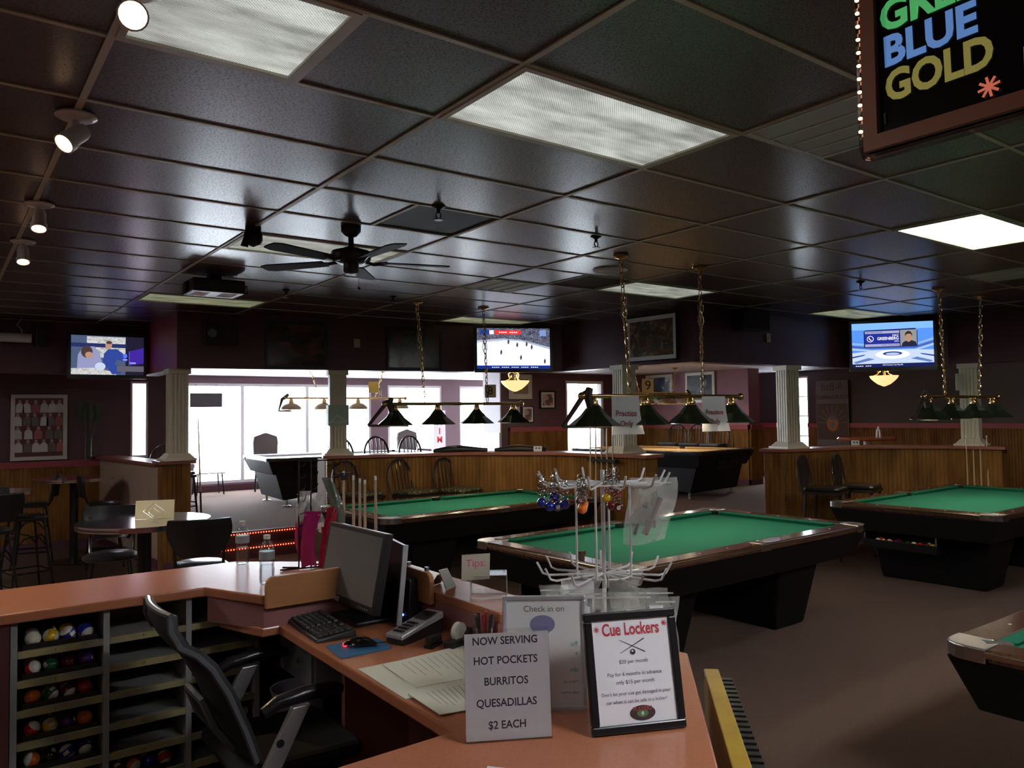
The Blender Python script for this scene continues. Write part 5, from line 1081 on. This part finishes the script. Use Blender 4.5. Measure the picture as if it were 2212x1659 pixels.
MB().add([(-.116,-.044,.020),(.112,-.044,.055),(.112,.044,.055),(-.116,.044,.020),(-.116,-.042,.036),(.112,-.042,.08),(.112,.042,.08),(-.116,.042,.036)],[(3,2,1,0),(4,5,6,7),(0,1,5,4),(1,2,6,5),(2,3,7,6),(3,0,4,7)]).obj('silver_cover', SILVER, t, bevel=.004)
MB().add([(.02,-.03,.066),(.09,-.03,.079),(.09,.03,.079),(.02,.03,.066)],[(0,1,2,3)]).obj('display_window', BLACKM, t)
for r in range(4):
    for c in range(3): MB().box(-.095+r*.024,-.08+r*.024,-.024+c*.018,-.012+c*.018,.042+r*.0045,.047+r*.0045).obj('keypad_button', BLACK, t)
t = thing('tape_dispenser','black tape dispenser with white roll','tape dispenser',(1.555,2.44,.941),.3)
MB().box(-.07,.07,-.025,.025,0,.028).hexa([(.0,-.025,.028),(.07,-.025,.028),(.07,.025,.028),(.0,.025,.028)],[(.03,-.022,.06),(.065,-.022,.05),(.065,.022,.05),(.03,.022,.06)]).obj('dispenser_body', BLACK, t, bevel=.005)
MB().lathe([(.014,-.009),(.034,-.009),(.034,.009),(.014,.009),(.014,-.009)],24,(-.01,0,.05),'y').obj('tape_roll', mat('white_tape',(.62,.64,.55),.5), t, True)
t = thing('stapler','small black stapler between the terminal and the tape','stapler',(1.47,2.49,.941),.5); MB().box(-.04,.04,-.016,.016,0,.01).obj('stapler_base', BLACK, t); MB().hexa([(-.038,-.015,.018),(.04,-.015,.012),(.04,.015,.012),(-.038,.015,.018)],[(-.038,-.013,.042),(.04,-.013,.034),(.04,.013,.034),(-.038,.013,.042)]).obj('stapler_arm', BLACK, t, bevel=.004)
t = thing('pen_cup','clear cup full of pens behind the signs','pen cup',(1.585,2.33,.941)); MB().lathe([(0,0),(.038,0),(.042,.085),(.039,.085),(.036,.004),(0,.004)],18).obj('cup', ACRYL, t, True)
for k in range(8):
    a = k*.8; MB().tube([(.02*math.cos(a),.02*math.sin(a),.006),(.034*math.cos(a),.034*math.sin(a),.115+.03*random.random())],.0042,6).obj('pen', mat('pen_%d' % (k%4),[(.02,.02,.03),(.3,.02,.03),(.05,.02,.02),(.12,.12,.13)][k%4],.35), t)
t = thing('glass_jar','small glass jar beside the pens','jar',(1.545,2.245,.941)); MB().lathe([(0,0),(.03,0),(.032,.04),(.026,.055),(.026,.07),(.022,.07),(.028,.04),(.026,.004),(0,.004)],18).obj('jar_glass', ACRYL, t, True)
t = thing('correction_bottle','small white bottle with black cap behind the keyboard','bottle',(1.265,3.345,.941)); MB().lathe([(0,0),(.014,0),(.014,.035),(.009,.042),(0,.042)],14).obj('bottle_body', PAPER, t); MB().lathe([(0,.042),(.0145,.042),(.0145,.07),(0,.072)],14).obj('cap', BLACK, t)
t = thing('card_easel','folded dark metal card easels on the ledge','easel',(1.71,2.78,1.071),.4); MB().hexa([(-.035,-.02,0),(.035,-.02,0),(.035,-.016,0),(-.035,-.016,0)],[(-.03,.02,.07),(.03,.02,.07),(.03,.024,.07),(-.03,.024,.07)]).obj('easel_front', mat('smoked_metal',(.10,.095,.09),.25,.8), t); MB().hexa([(-.02,.07,0),(.05,.07,0),(.05,.074,0),(-.02,.074,0)],[(-.02,.03,.05),(.04,.03,.05),(.04,.034,.05),(-.02,.034,.05)]).obj('easel_leg', MC['smoked_metal'], t)
# tips box
t = thing('tip_box','clear acrylic tips box with a pink lettered card on the ledge','tip box',(1.745,2.53,1.071),-.62); e = .002
for b in ((-.07,.07,-.05,-.05+e,0,.09),(-.07,.07,.05-e,.05,0,.09),(-.07,-.07+e,-.05,.05,0,.09),(.07-e,.07,-.05,.05,0,.09)): MB().box(*b).obj('side_wall', ACRYL, t)
MB().box(-.07,.07,-.05,.05,.09,.0925).obj('lid', ACRYL, t)
m = MB()
for sx in (-.07,.07):
    for sy in (-.05,.05): m.tube([(sx,sy,0),(sx,sy,.09)],.0013,4)
for zz in (.001,.091): m.tube([(-.07,-.05,zz),(.07,-.05,zz),(.07,.05,zz),(-.07,.05,zz)],.0013,4,closed=True)
m.obj('frosted_edges', mat('frosted_edge',(.6,.6,.55),.4), t)
tc = link('tips_card', MB().box(-.055,.055,-.002,.002,0,.10).mesh('tips_card', mat('frosted_card',(.55,.52,.42),.5)), t, 0, (-.05,-.045,.075), (.12,0,.25))
for bd, z, sz in (('Tips:',.065,.042),):
    q = text('lettering', bd, sz, mat('pink_marker',(.75,.10,.25),.6), tc, 0, -.0025, z); q.rotation_euler = (PI/2,0,0)
# ---- signs
def star(t, x, y, r, w, m):
    b = MB()
    for k in range(4):
        a = k*PI/4+.2; c, s = math.cos(a), math.sin(a); b.add([(x-r*c+w*s,y-r*s-w*c,.0022+k*.00005),(x+r*c+w*s,y+r*s-w*c,.0022+k*.00005),(x+r*c-w*s,y+r*s+w*c,.0022+k*.00005),(x-r*c-w*s,y-r*s+w*c,.0022+k*.00005)],[(0,1,2,3)])
    return b.obj('asterisk', m, t)
def sign_base(name, label, c, nrm, tilt, w, h, body): 
    t = hung(name, label, 'sign', c, nrm, None, tilt); return t
t = hung('menu_sign','clear upright holder with a hot pockets and burritos price list','sign',(1.20,1.655,.942),(-.48,-.88),None,-.14)
MB().box(-.113,.113,0,.276,.0015,.004).obj('acrylic_front', ACRYL, t); MB().box(-.111,.111,.002,.266,-.001,.001).obj('paper', PAPER, t); MB().box(-.113,.113,0,.276,-.004,-.0015).obj('acrylic_back', ACRYL, t); MB().box(-.113,.113,0,.004,-.06,.004).obj('acrylic_foot', ACRYL, t)
for s, y in (('NOW SERVING',.246),('HOT POCKETS',.197),('BURRITOS',.145),('QUESADILLAS',.092),('$2 EACH',.038)): text('lettering',s,.0275,mat('navy_ink',(.03,.03,.07),.6),t,-.004,y,.0013,bold=.0004,sx=.92)
t = hung('cue_locker_sign','black framed cue lockers notice with crossed cues','sign',(1.50,1.485,.942),(-.40,-.915),None,-.22); w, h, f = .262,.306,.022
t.rotation_euler.rotate_axis('Z', .0)
MB().box(-w/2,w/2,0,f,-.012,.008).box(-w/2,w/2,h-f,h,-.012,.008).box(-w/2,-w/2+f,f,h-f,-.012,.008).box(w/2-f,w/2,f,h-f,-.012,.008).obj('frame', BLACKM, t, bevel=.004)
MB().box(-w/2+f,w/2-f,f,h-f,-.010,.001).obj('paper', PAPER, t); MB().hexa([(-.03,0,-.10),(.03,0,-.10),(.03,.004,-.10),(-.03,.004,-.10)],[(-.03,.2,-.013),(.03,.2,-.013),(.03,.21,-.013),(-.03,.21,-.013)]).obj('easel_back', BLACK, t)
RI = mat('crimson_ink',(.55,.04,.07),.6); NI = mat('dark_blue_grey_ink',(.06,.06,.10),.6)
text('lettering','Cue Lockers',.044,RI,t,0,.258,.002,bold=.0011,sx=.72); star(t,-.097,.262,.008,.001,RI); star(t,.097,.268,.008,.001,RI)
for a, b in (((-.035,.232),(.035,.198)),((-.035,.198),(.035,.232))): MB().tube([(*a,.002),(*b,.002)],[.0006,.0014],4).obj('crossed_cue', INK, t)
flat('eight_ball', ell(0,.200,.0075,.0075,14), .0035, INK, t); flat('ball_spot', ell(-.001,.202,.003,.003,10), .004, PAPER, t)
for s, y in (('$20 per month',.176),('Pay for 6 months in advance',.145),('only $15 per month',.125),("Don't let your cue get damaged in your",.097),('car when it can be safe in a locker!',.077)): text('lettering',s,.0135 if y > .1 else .0122,NI,t,0,y,.002)
flat('logo_oval', ell(.012,.046,.036,.019,28), .002, mat('logo_dark',(.06,.03,.035),.5), t); flat('logo_felt', ell(.012,.045,.016,.009,20), .0025, mat('logo_green',(.10,.20,.10),.5), t); flat('logo_ball', ell(.012,.045,.0045,.005,12), .003, mat('logo_pale',(.5,.6,.45),.5), t); text('lettering','PLAYERS',.014,mat('logo_red',(.40,.08,.06),.5),t,.012,.056,.003,bold=.0004)
t = hung('check_in_sign','silver framed check in discount sign standing behind the others','sign',(1.40,1.755,.942),(-.60,-.80),None,-.10); w, h, f = .238,.315,.012
MB().box(-w/2,w/2,0,f,-.008,.006).box(-w/2,w/2,h-f,h,-.008,.006).box(-w/2,-w/2+f,f,h-f,-.008,.006).box(w/2-f,w/2,f,h-f,-.008,.006).obj('frame', mat('pale_silver_frame',(.62,.63,.67),.3,.6), t, bevel=.003); MB().box(-w/2+f,w/2-f,f,h-f,-.007,.001).obj('paper', mat('soft_paper',(.66,.67,.67),.5), t); MB().box(-.03,.03,0,.2,-.05,-.046).obj('easel_back', BLACK, t)
GI = mat('green_ink',(.05,.28,.16),.6); text('lettering','Check in on',.024,mat('olive_ink',(.12,.12,.05),.6),t,0,.278,.002); flat('round_logo', ell(-.005,.235,.036,.026,26), .002, mat('logo_blue_grey',(.20,.20,.36),.5), t)
for s, y, z, c in (('off',.180,.020,GI),('e',.155,.017,GI),('rds',.110,.018,GI),('ble time**',.077,.0105,INKR),('omers who',.048,.0105,INKR)): text('lettering',s,z,c,t,.095,y,.002,'RIGHT')
# ---- spinner rack with key rings and bags
WW = mat('white_wire',(.60,.58,.57),.35); CXY = (1.68,1.805); t = thing('spinner_rack','white wire spinner rack of key rings and bags','display rack',(*CXY,.941)); z1, z2 = .625,.345
MB().tube([(0,0,0),(0,0,z1+.035)],.0065,8).obj('mast', WW, t, True); MB().lathe([(0,0),(.10,0),(.10,.008),(.02,.016),(0,.016)],24).obj('rack_base', WW, t)
for zz, n, ph in ((z1,12,.1),(z2,12,.35)):
    for k in range(n):
        a = ph+k*2*PI/n; c, s = math.cos(a), math.sin(a); MB().tube([(0,0,zz-.005),(.17*c,.17*s,zz-.010),(.19*c,.19*s,zz-.004),(.208*c,.208*s,zz+.030)],.0036,6).obj('hook_arm', WW, t, True)
for a in (.6,2.2,3.7,5.3): MB().tube([(.085*math.cos(a),.085*math.sin(a),z2-.01),(.085*math.cos(a),.085*math.sin(a),z1-.006)],.0036,6).obj('tie_rod', WW, t, True)
for zz in (z1,z2): MB().tube([(.085*math.cos(q),.085*math.sin(q),zz-.008) for q in [2*PI*i/20 for i in range(20)]],.003,5,closed=True).obj('hoop', WW, t, True)
def keyring(kind, p, label, num=None):
    o = thing('ball_keyring', label, 'key ring', p, 0, 'pool ball key rings on the rack'); m = MB()
    m.tube([(.010*math.cos(q),0,.072+.010*math.sin(q)) for q in [2*PI*i/10 for i in range(10)]],.0013,5,closed=True); m.obj('split_ring', CHROME, o)
    m = MB(); chain(m,(0,0,.062),(0,0,.016),.008,.0016); q = m.obj('chain', CHROME, o); q['kind'] = 'stuff'
    MB().sphere((0,0,0),.0145,16,10).obj('ball', bm_(kind), o, True)
    n = Vector((-.594,-.804,0)); R = Matrix(((.804,0,-.594),(-.594,0,-.804),(0,1,0)))
    d = num and MB().add([tuple(n*.0146+R@Vector((.0062*math.cos(2*PI*i/12),.0062*math.sin(2*PI*i/12),0))) for i in range(12)],[tuple(range(12))]).obj('number_disc', IVORY, o)
    if num: 
        q = text('lettering', num, .009, INK, o, 0,0,0); q.matrix_local = Matrix.Translation(n*.0149)@R.to_4x4()
ordn = ['leftmost','second','third','fourth','topmost','lowest']
for k, p in enumerate([(1.472,1.849,1.512),(1.492,1.835,1.499),(1.511,1.821,1.499),(1.528,1.808,1.505),(1.508,1.833,1.528)]): keyring('blue', p, 'blue pool ball key ring, %s of the blue cluster' % ordn[k], '2' if k == 2 else None)
for k, p in enumerate([(1.537,1.740,1.497),(1.546,1.748,1.499),(1.556,1.757,1.503),(1.566,1.766,1.507)]): keyring('orange', p, 'orange pool ball key ring, %s of the orange row' % ('nearest','second','third','farthest')[k])
for kd, p, l, n in (('yellow',(1.662,1.767,1.519),'yellow pool ball key ring at the left of the mixed cluster',None),('orange',(1.676,1.771,1.526),'orange pool ball key ring behind the yellow one',None),('red',(1.695,1.760,1.531),'red pool ball key ring at the right of the mixed cluster',None),('maroon',(1.670,1.756,1.495),'maroon pool ball key ring below the yellow one',None),('maroon',(1.686,1.744,1.490),'maroon number seven pool ball key ring at the front','7'),('maroon',(1.575,1.79,1.515),'dark maroon pool ball key ring behind the orange row',None)): keyring(kd, p, l, n)
BAGF = film('clear_bag_film',(.80,.82,.76),.24)
def bag(label, c, w, h, m=BAGF, nrm=(-.594,-.804), seed=0, content=None, twist=0., cat='plastic bag', tag_=False, th=.012):
    o = hung('plastic_bag', label, cat, c, nrm, 'bags hung on the racks'); rn = random.Random(seed); ph = rn.random()*6; rows = []
    def side(s):
        R = []
        for i in range(9):
            v = i/8; ww = w*(.86+.10*math.sin(3*v+ph)); R.append([((u-.5)*ww+.012*math.sin(4*v+ph)+twist*v, -h*v-.012*math.sin(3*u+ph)*v, s*th*(.15+math.sin(PI*u)*math.sin(PI*(.1+.8*v)))+.004*math.sin(9*u+5*v+ph)) for u in [k/8 for k in range(9)]])
        return R
    MB().grid(side(1)[::-1]).grid(side(-1)).obj('bag_film', m, o, True)
    MB().box(-w*.43,w*.43,-.018,-.014,-.001,.002).obj('zip_line', film('zip_film',(.75,.77,.72),.7), o)
    if tag_: MB().box(-.022,.018,-.075,-.05,.013,.0142).obj('price_tag', PAPER, o)
    for (a, b, r, mm) in (content or []): MB().tube([(*a,0),(*b,0)],r,7).obj('bag_content', mm, o, True)
    return o
BRN2 = mat('brown_leather_tip',(.10,.045,.03),.5); GRY2 = mat('grey_content',(.16,.16,.17),.5); BLK2 = mat('black_content',(.03,.03,.035),.5)
bag('large clear bag with brown leather strips on the upper right hooks', (1.735,1.655,1.583), .155,.19, seed=1, content=[((.03,-.06),(-.02,-.17),.010,BRN2),((-.02,-.08),(-.05,-.17),.006,BLK2),((-.01,-.07),(-.015,-.16),.006,BLK2),((.02,-.04),(.01,-.15),.005,GRY2)], twist=-.01)
zb = 1.262
bag('clear bag of white picks on the lower left hook', (1.515,1.845,zb), .105,.17, seed=2, content=[((-.02,-.03),(-.025,-.15),.005,PAPER),((.0,-.03),(.0,-.15),.005,PAPER),((.02,-.03),(.02,-.15),.005,PAPER)])
bag('clear bag with a grey strip and price tag, second on the lower hooks', (1.575,1.785,zb-.01), .12,.19, seed=3, content=[((.02,-.03),(.015,-.18),.008,GRY2),((.045,-.06),(.03,-.18),.006,BLK2)], tag_=True)
bag('clear bag in the middle of the lower hooks', (1.63,1.735,zb-.02), .12,.19, seed=4, content=[((-.03,-.05),(-.02,-.16),.008,GRY2)])
bag('clear bag with a white price tag right of the middle on the lower hooks', (1.69,1.69,zb-.02), .12,.19, seed=5, tag_=True, content=[((.0,-.10),(.03,-.15),.012,PAPER)])
bag('clear bag at the lower right of the rack', (1.75,1.655,zb-.01), .12,.20, seed=6, tag_=True, content=[((-.03,-.12),(-.01,-.16),.01,GRY2)])
bag('narrow clear bag drooping at the far right of the rack', (1.785,1.65,zb-.04), .07,.26, seed=7, content=[((.0,-.06),(.02,-.2),.006,BLK2)])
bag('clear bag at the back of the lower hooks', (1.70,1.93,zb+.01), .12,.14, seed=8); bag('clear bag at the back right of the lower hooks', (1.80,1.83,zb+.01), .12,.14, seed=9)
t = hung('product_card','white product card with blue print hanging in the rack','card',(1.592,1.83,1.165),(-.594,-.804)); MB().box(-.05,.05,-.10,.10,-.001,.001).obj('card_sheet', PAPER, t); text('lettering','Pro',.03,mat('blue_ink',(.05,.12,.40),.6),t,-.02,.005,.002,bold=.001)
# ---- black wire rack with glove bags
t = thing('wire_hook_rack','black wire hook rack with glove packs on the bar','display rack',(1.42,3.56,1.071)); 
for x, y in ((-.04,.0),(.02,.0),(.11,-.06)):
    MB().tube([(x,y,0),(x,y,.50)],.004,6).obj('rod', BLACKM, t)
    for k in range(7): MB().tube([(x,y,.14+k*.055),(x+.02,y-.02,.15+k*.055),(x+.026,y-.026,.175+k*.055)],.002,4).obj('hook', BLACKM, t)
MB().tube([(-.13,.0,.004),(.12,-.06,.004)],.004,6).tube([(-.04,0,.004),(-.10,.05,.004)],.004,6).tube([(.11,-.06,.004),(.05,.04,.004)],.004,6).obj('rack_foot', BLACKM, t); MB().tube([(-.04,0,.5),(.02,0,.5),(.11,-.06,.5)],.003,5).obj('top_rail', BLACKM, t)
PINKF = film('magenta_glove_film',(.38,.02,.13),.95); REDF = film('red_glove_film',(.40,.015,.05),.92); GRNF = film('green_grey_pack_film',(.16,.20,.16),.8); WHF = film('white_pack_film',(.62,.62,.60),.6)
for l, c, w, h, m, sd, tw in (('long magenta glove pack at the front of the wire rack',(1.43,3.52,1.335),.085,.26,PINKF,11,-.02),('magenta glove pack behind the front one on the wire rack',(1.40,3.57,1.30),.07,.19,PINKF,12,.01),('red glove pack on the right rod of the wire rack',(1.51,3.48,1.35),.07,.12,REDF,13,0),('red glove pack low on the wire rack',(1.49,3.50,1.26),.065,.18,REDF,14,.0),('grey green pack slanting on the upper right of the wire rack',(1.50,3.50,1.49),.06,.26,GRNF,15,.06),('white pack high on the left of the wire rack',(1.40,3.56,1.43),.06,.16,WHF,16,0),('white pack behind the magenta gloves',(1.46,3.53,1.42),.055,.15,WHF,17,.01)):
    bag(l, c, w, h, m, seed=sd, twist=tw, th=.016)
# ---- cues standing outside the bar
g = 'cues standing in the bar rack'
for k, ((x, y), z, l) in enumerate((((1.675,3.715),1.50,'mechanical bridge with a dark cross head, leftmost in the bar rack'),((1.713,3.683),1.478,'cue in the bar rack, second from the left'),((1.738,3.662),1.463,'cue in the bar rack, middle of five'),((1.758,3.645),1.455,'cue in the bar rack, fourth from the left'),((1.80,3.61),1.475,'cue in the bar rack, rightmost'))):
    o = cue(l, (x,y,.03), (x+.002,y,z), g)
    if k == 0: MB().box(-.04,.04,-.006,.006,z-.055,z-.038).box(-.012,.012,-.008,.008,z-.075,z-.05).obj('bridge_head', BLACK, o)
t = thing('bar_cue_rack','dark rail holding cues on the outer face of the bar','cue rack',(1.64,3.72,.70),-.69); MB().box(-.05,.26,-.03,.012,0,.025).obj('rail', CUEB, t)
# ---- yellow cue holder on the right edge of the counter
t = thing('yellow_cue_holder','yellow wooden cue holder with black clips on the counter side','cue holder',(1.56,1.235,.66),PI/4)
MB().box(0,.82,-.055,-.005,0,.235).obj('board', mat('yellow_stained_wood',(.50,.32,.03),.4,col2=(.38,.22,.02),scale=8,thr=(.3,.7)), t, bevel=.004)
for k in range(20): MB().box(.03+k*.039,.052+k*.039,-.095,-.055,.17,.215).obj('clip', BLACK, t)

# ================================================================== OFFICE CHAIR
t = thing('office_chair','black mesh office chair with silver arm supports behind the counter','office chair',(.86,2.95,0))
prof = [(.045,.60),(.005,.72),(-.05,.85),(-.105,.945),(-.15,.995),(-.195,1.02),(-.222,1.075),(-.222,1.125)]
rows = [[(x-.05*(1-((j-4)/4)**2)*(.4 if i > 4 else .9), (j-4)/4*(.235 if i < 5 else .20-.012*(i-5)), z) for j in range(9)] for i, (x, z) in enumerate(prof)]
MB().slab(rows, .022).obj('backrest', mat('black_mesh_fabric',(.014,.014,.015),.6), t, True, bevel=.006)
MB().tube([rows[-1][j] for j in range(9)],.010,6).obj('back_top_rim', mat('grey_rim',(.10,.11,.12),.35), t, True)
for s in (0,8): MB().tube([(p[0]-.004,p[1],p[2]) for p in [r[s] for r in rows]],.011,6).obj('back_rim', mat('grey_rim',(.10,.11,.12),.35), t, True)
MB().hexa([(-.02,-.24,.53),(.44,-.23,.51),(.44,.23,.51),(-.02,.24,.53)],[(-.02,-.25,.59),(.45,-.24,.575),(.45,.24,.575),(-.02,.25,.59)]).obj('seat', mat('black_seat_fabric',(.012,.012,.013),.85), t, bevel=.025)
for s in (-1,1):
    y = s*.275
    MB().add([(.10,y-.012,.60),(.20,y-.012,.56),(.155,y-.012,.60)],[]).hexa([(.03,y-.012,.56),(.10,y-.012,.56),(.10,y+.012,.56),(.03,y+.012,.56)],[(.15,y-.012,.775),(.215,y-.012,.775),(.215,y+.012,.775),(.15,y+.012,.775)]).obj('arm_support', SILVER, t, bevel=.004)
    MB().lathe([(0,-.002),(.014,-.002),(.014,.002),(0,.002)],14,(.105,y-s*.0-.012,.665),'y').obj('adjust_hole', BLACK, t)
    MB().tube([(.05,y,.775),(.10,y,.80),(.20,y,.812),(.30,y,.808),(.335,y,.80)],[.020,.026,.028,.027,.018],10).obj('armrest_pad', VINYL, t, True)
    MB().tube([(.06,y,.57),(.06,s*.12,.52)],.018,8).obj('arm_bracket', BLACK, t)
MB().tube([(.0,-.12,.62),(-.06,-.12,.70),(-.10,-.10,.80),(-.10,.10,.80),(-.06,.12,.70),(.0,.12,.62)],.014,6).obj('lumbar_frame', mat('grey_rim',(.10,.11,.12),.35), t, True)
MB().tube([(.2,0,.08),(.2,0,.52)],.03,12).obj('gas_lift', BLACKM, t, True); MB().box(.08,.32,-.1,.1,.48,.53).obj('seat_mechanism', BLACK, t)
for k in range(5):
    a = k*2*PI/5+.3; e = (.2+.30*math.cos(a),.30*math.sin(a)); o = MB().tube([(.2,0,.10),(*e,.075)],[.03,.02],8).obj('base_arm', BLACK, t, True); MB().lathe([(0,-.018),(.028,-.018),(.028,.018),(0,.018)],14,(*e,.03),'y').obj('castor', BLACK, o)

# ================================================================== MENU BOARD
t = hung('menu_board','hanging black price board in a wooden frame edged with rope light','menu board',(1.36,.745,2.245),(-1,0)); W, H, f = .62,.72,.026
FRW = mat('brown_wood_frame',(.16,.06,.045),.4); MB().box(0,W,0,H,-.03,-.002).obj('black_board', mat('black_glass_board',(.004,.004,.005),.15), t)
MB().box(0,W,0,f,-.03,.010).box(0,W,H-f,H,-.03,.010).box(0,f,f,H-f,-.03,.010).box(W-f,W,f,H-f,-.03,.010).obj('frame', FRW, t)
MB().tube([(-.008,H,-.004),(-.008,.012,-.004),(-.004,-.004,-.004),(.012,-.010,-.004),(W,-.010,-.004)],.0075,8).obj('rope_tube', clear('rope_tube_grey',(.75,.72,.72),.9), t)
for k in range(26): MB().sphere((-.009,.042+k*.0245,.001),.0042,8,6,(1,.75,1)).obj('rope_bulb', em('warm_rope_bulb',(1,.45,.22),6), t)
for s, y, c, x in (('GREEN',.232,(.10,.62,.20),.032),('BLUE',.168,(.14,.34,.85),.036),('GOLD',.104,(.30,.28,.07),.038)):
    text('lettering',s,.074,mat('chalk_'+s.lower(),c,.6,emis=c,es=.35),t,x,y,.0005,'LEFT',bold=.0028,sx=.86 if s == 'GOLD' else .94,rot=.02)
star(t,.208,.050,.017,.0022,mat('chalk_coral',(.8,.20,.13),.6,emis=(.8,.2,.13),es=.35)); text('lettering','N',.06,mat('chalk_violet',(.45,.08,.75),.6,emis=(.45,.08,.75),es=.35),t,.255,.072,.0005,'LEFT',bold=.001)
MB().tube([(.036,.062,.001),(.037,.042,.001)],.0016,5).obj('chalk_mark', mat('chalk_teal',(.15,.35,.35),.6), t)
for x in (.1,W-.1): MB().tube([(x,H,-.01),(x,H+.06,-.01)],.004,5).obj('hanger', STEEL, t)
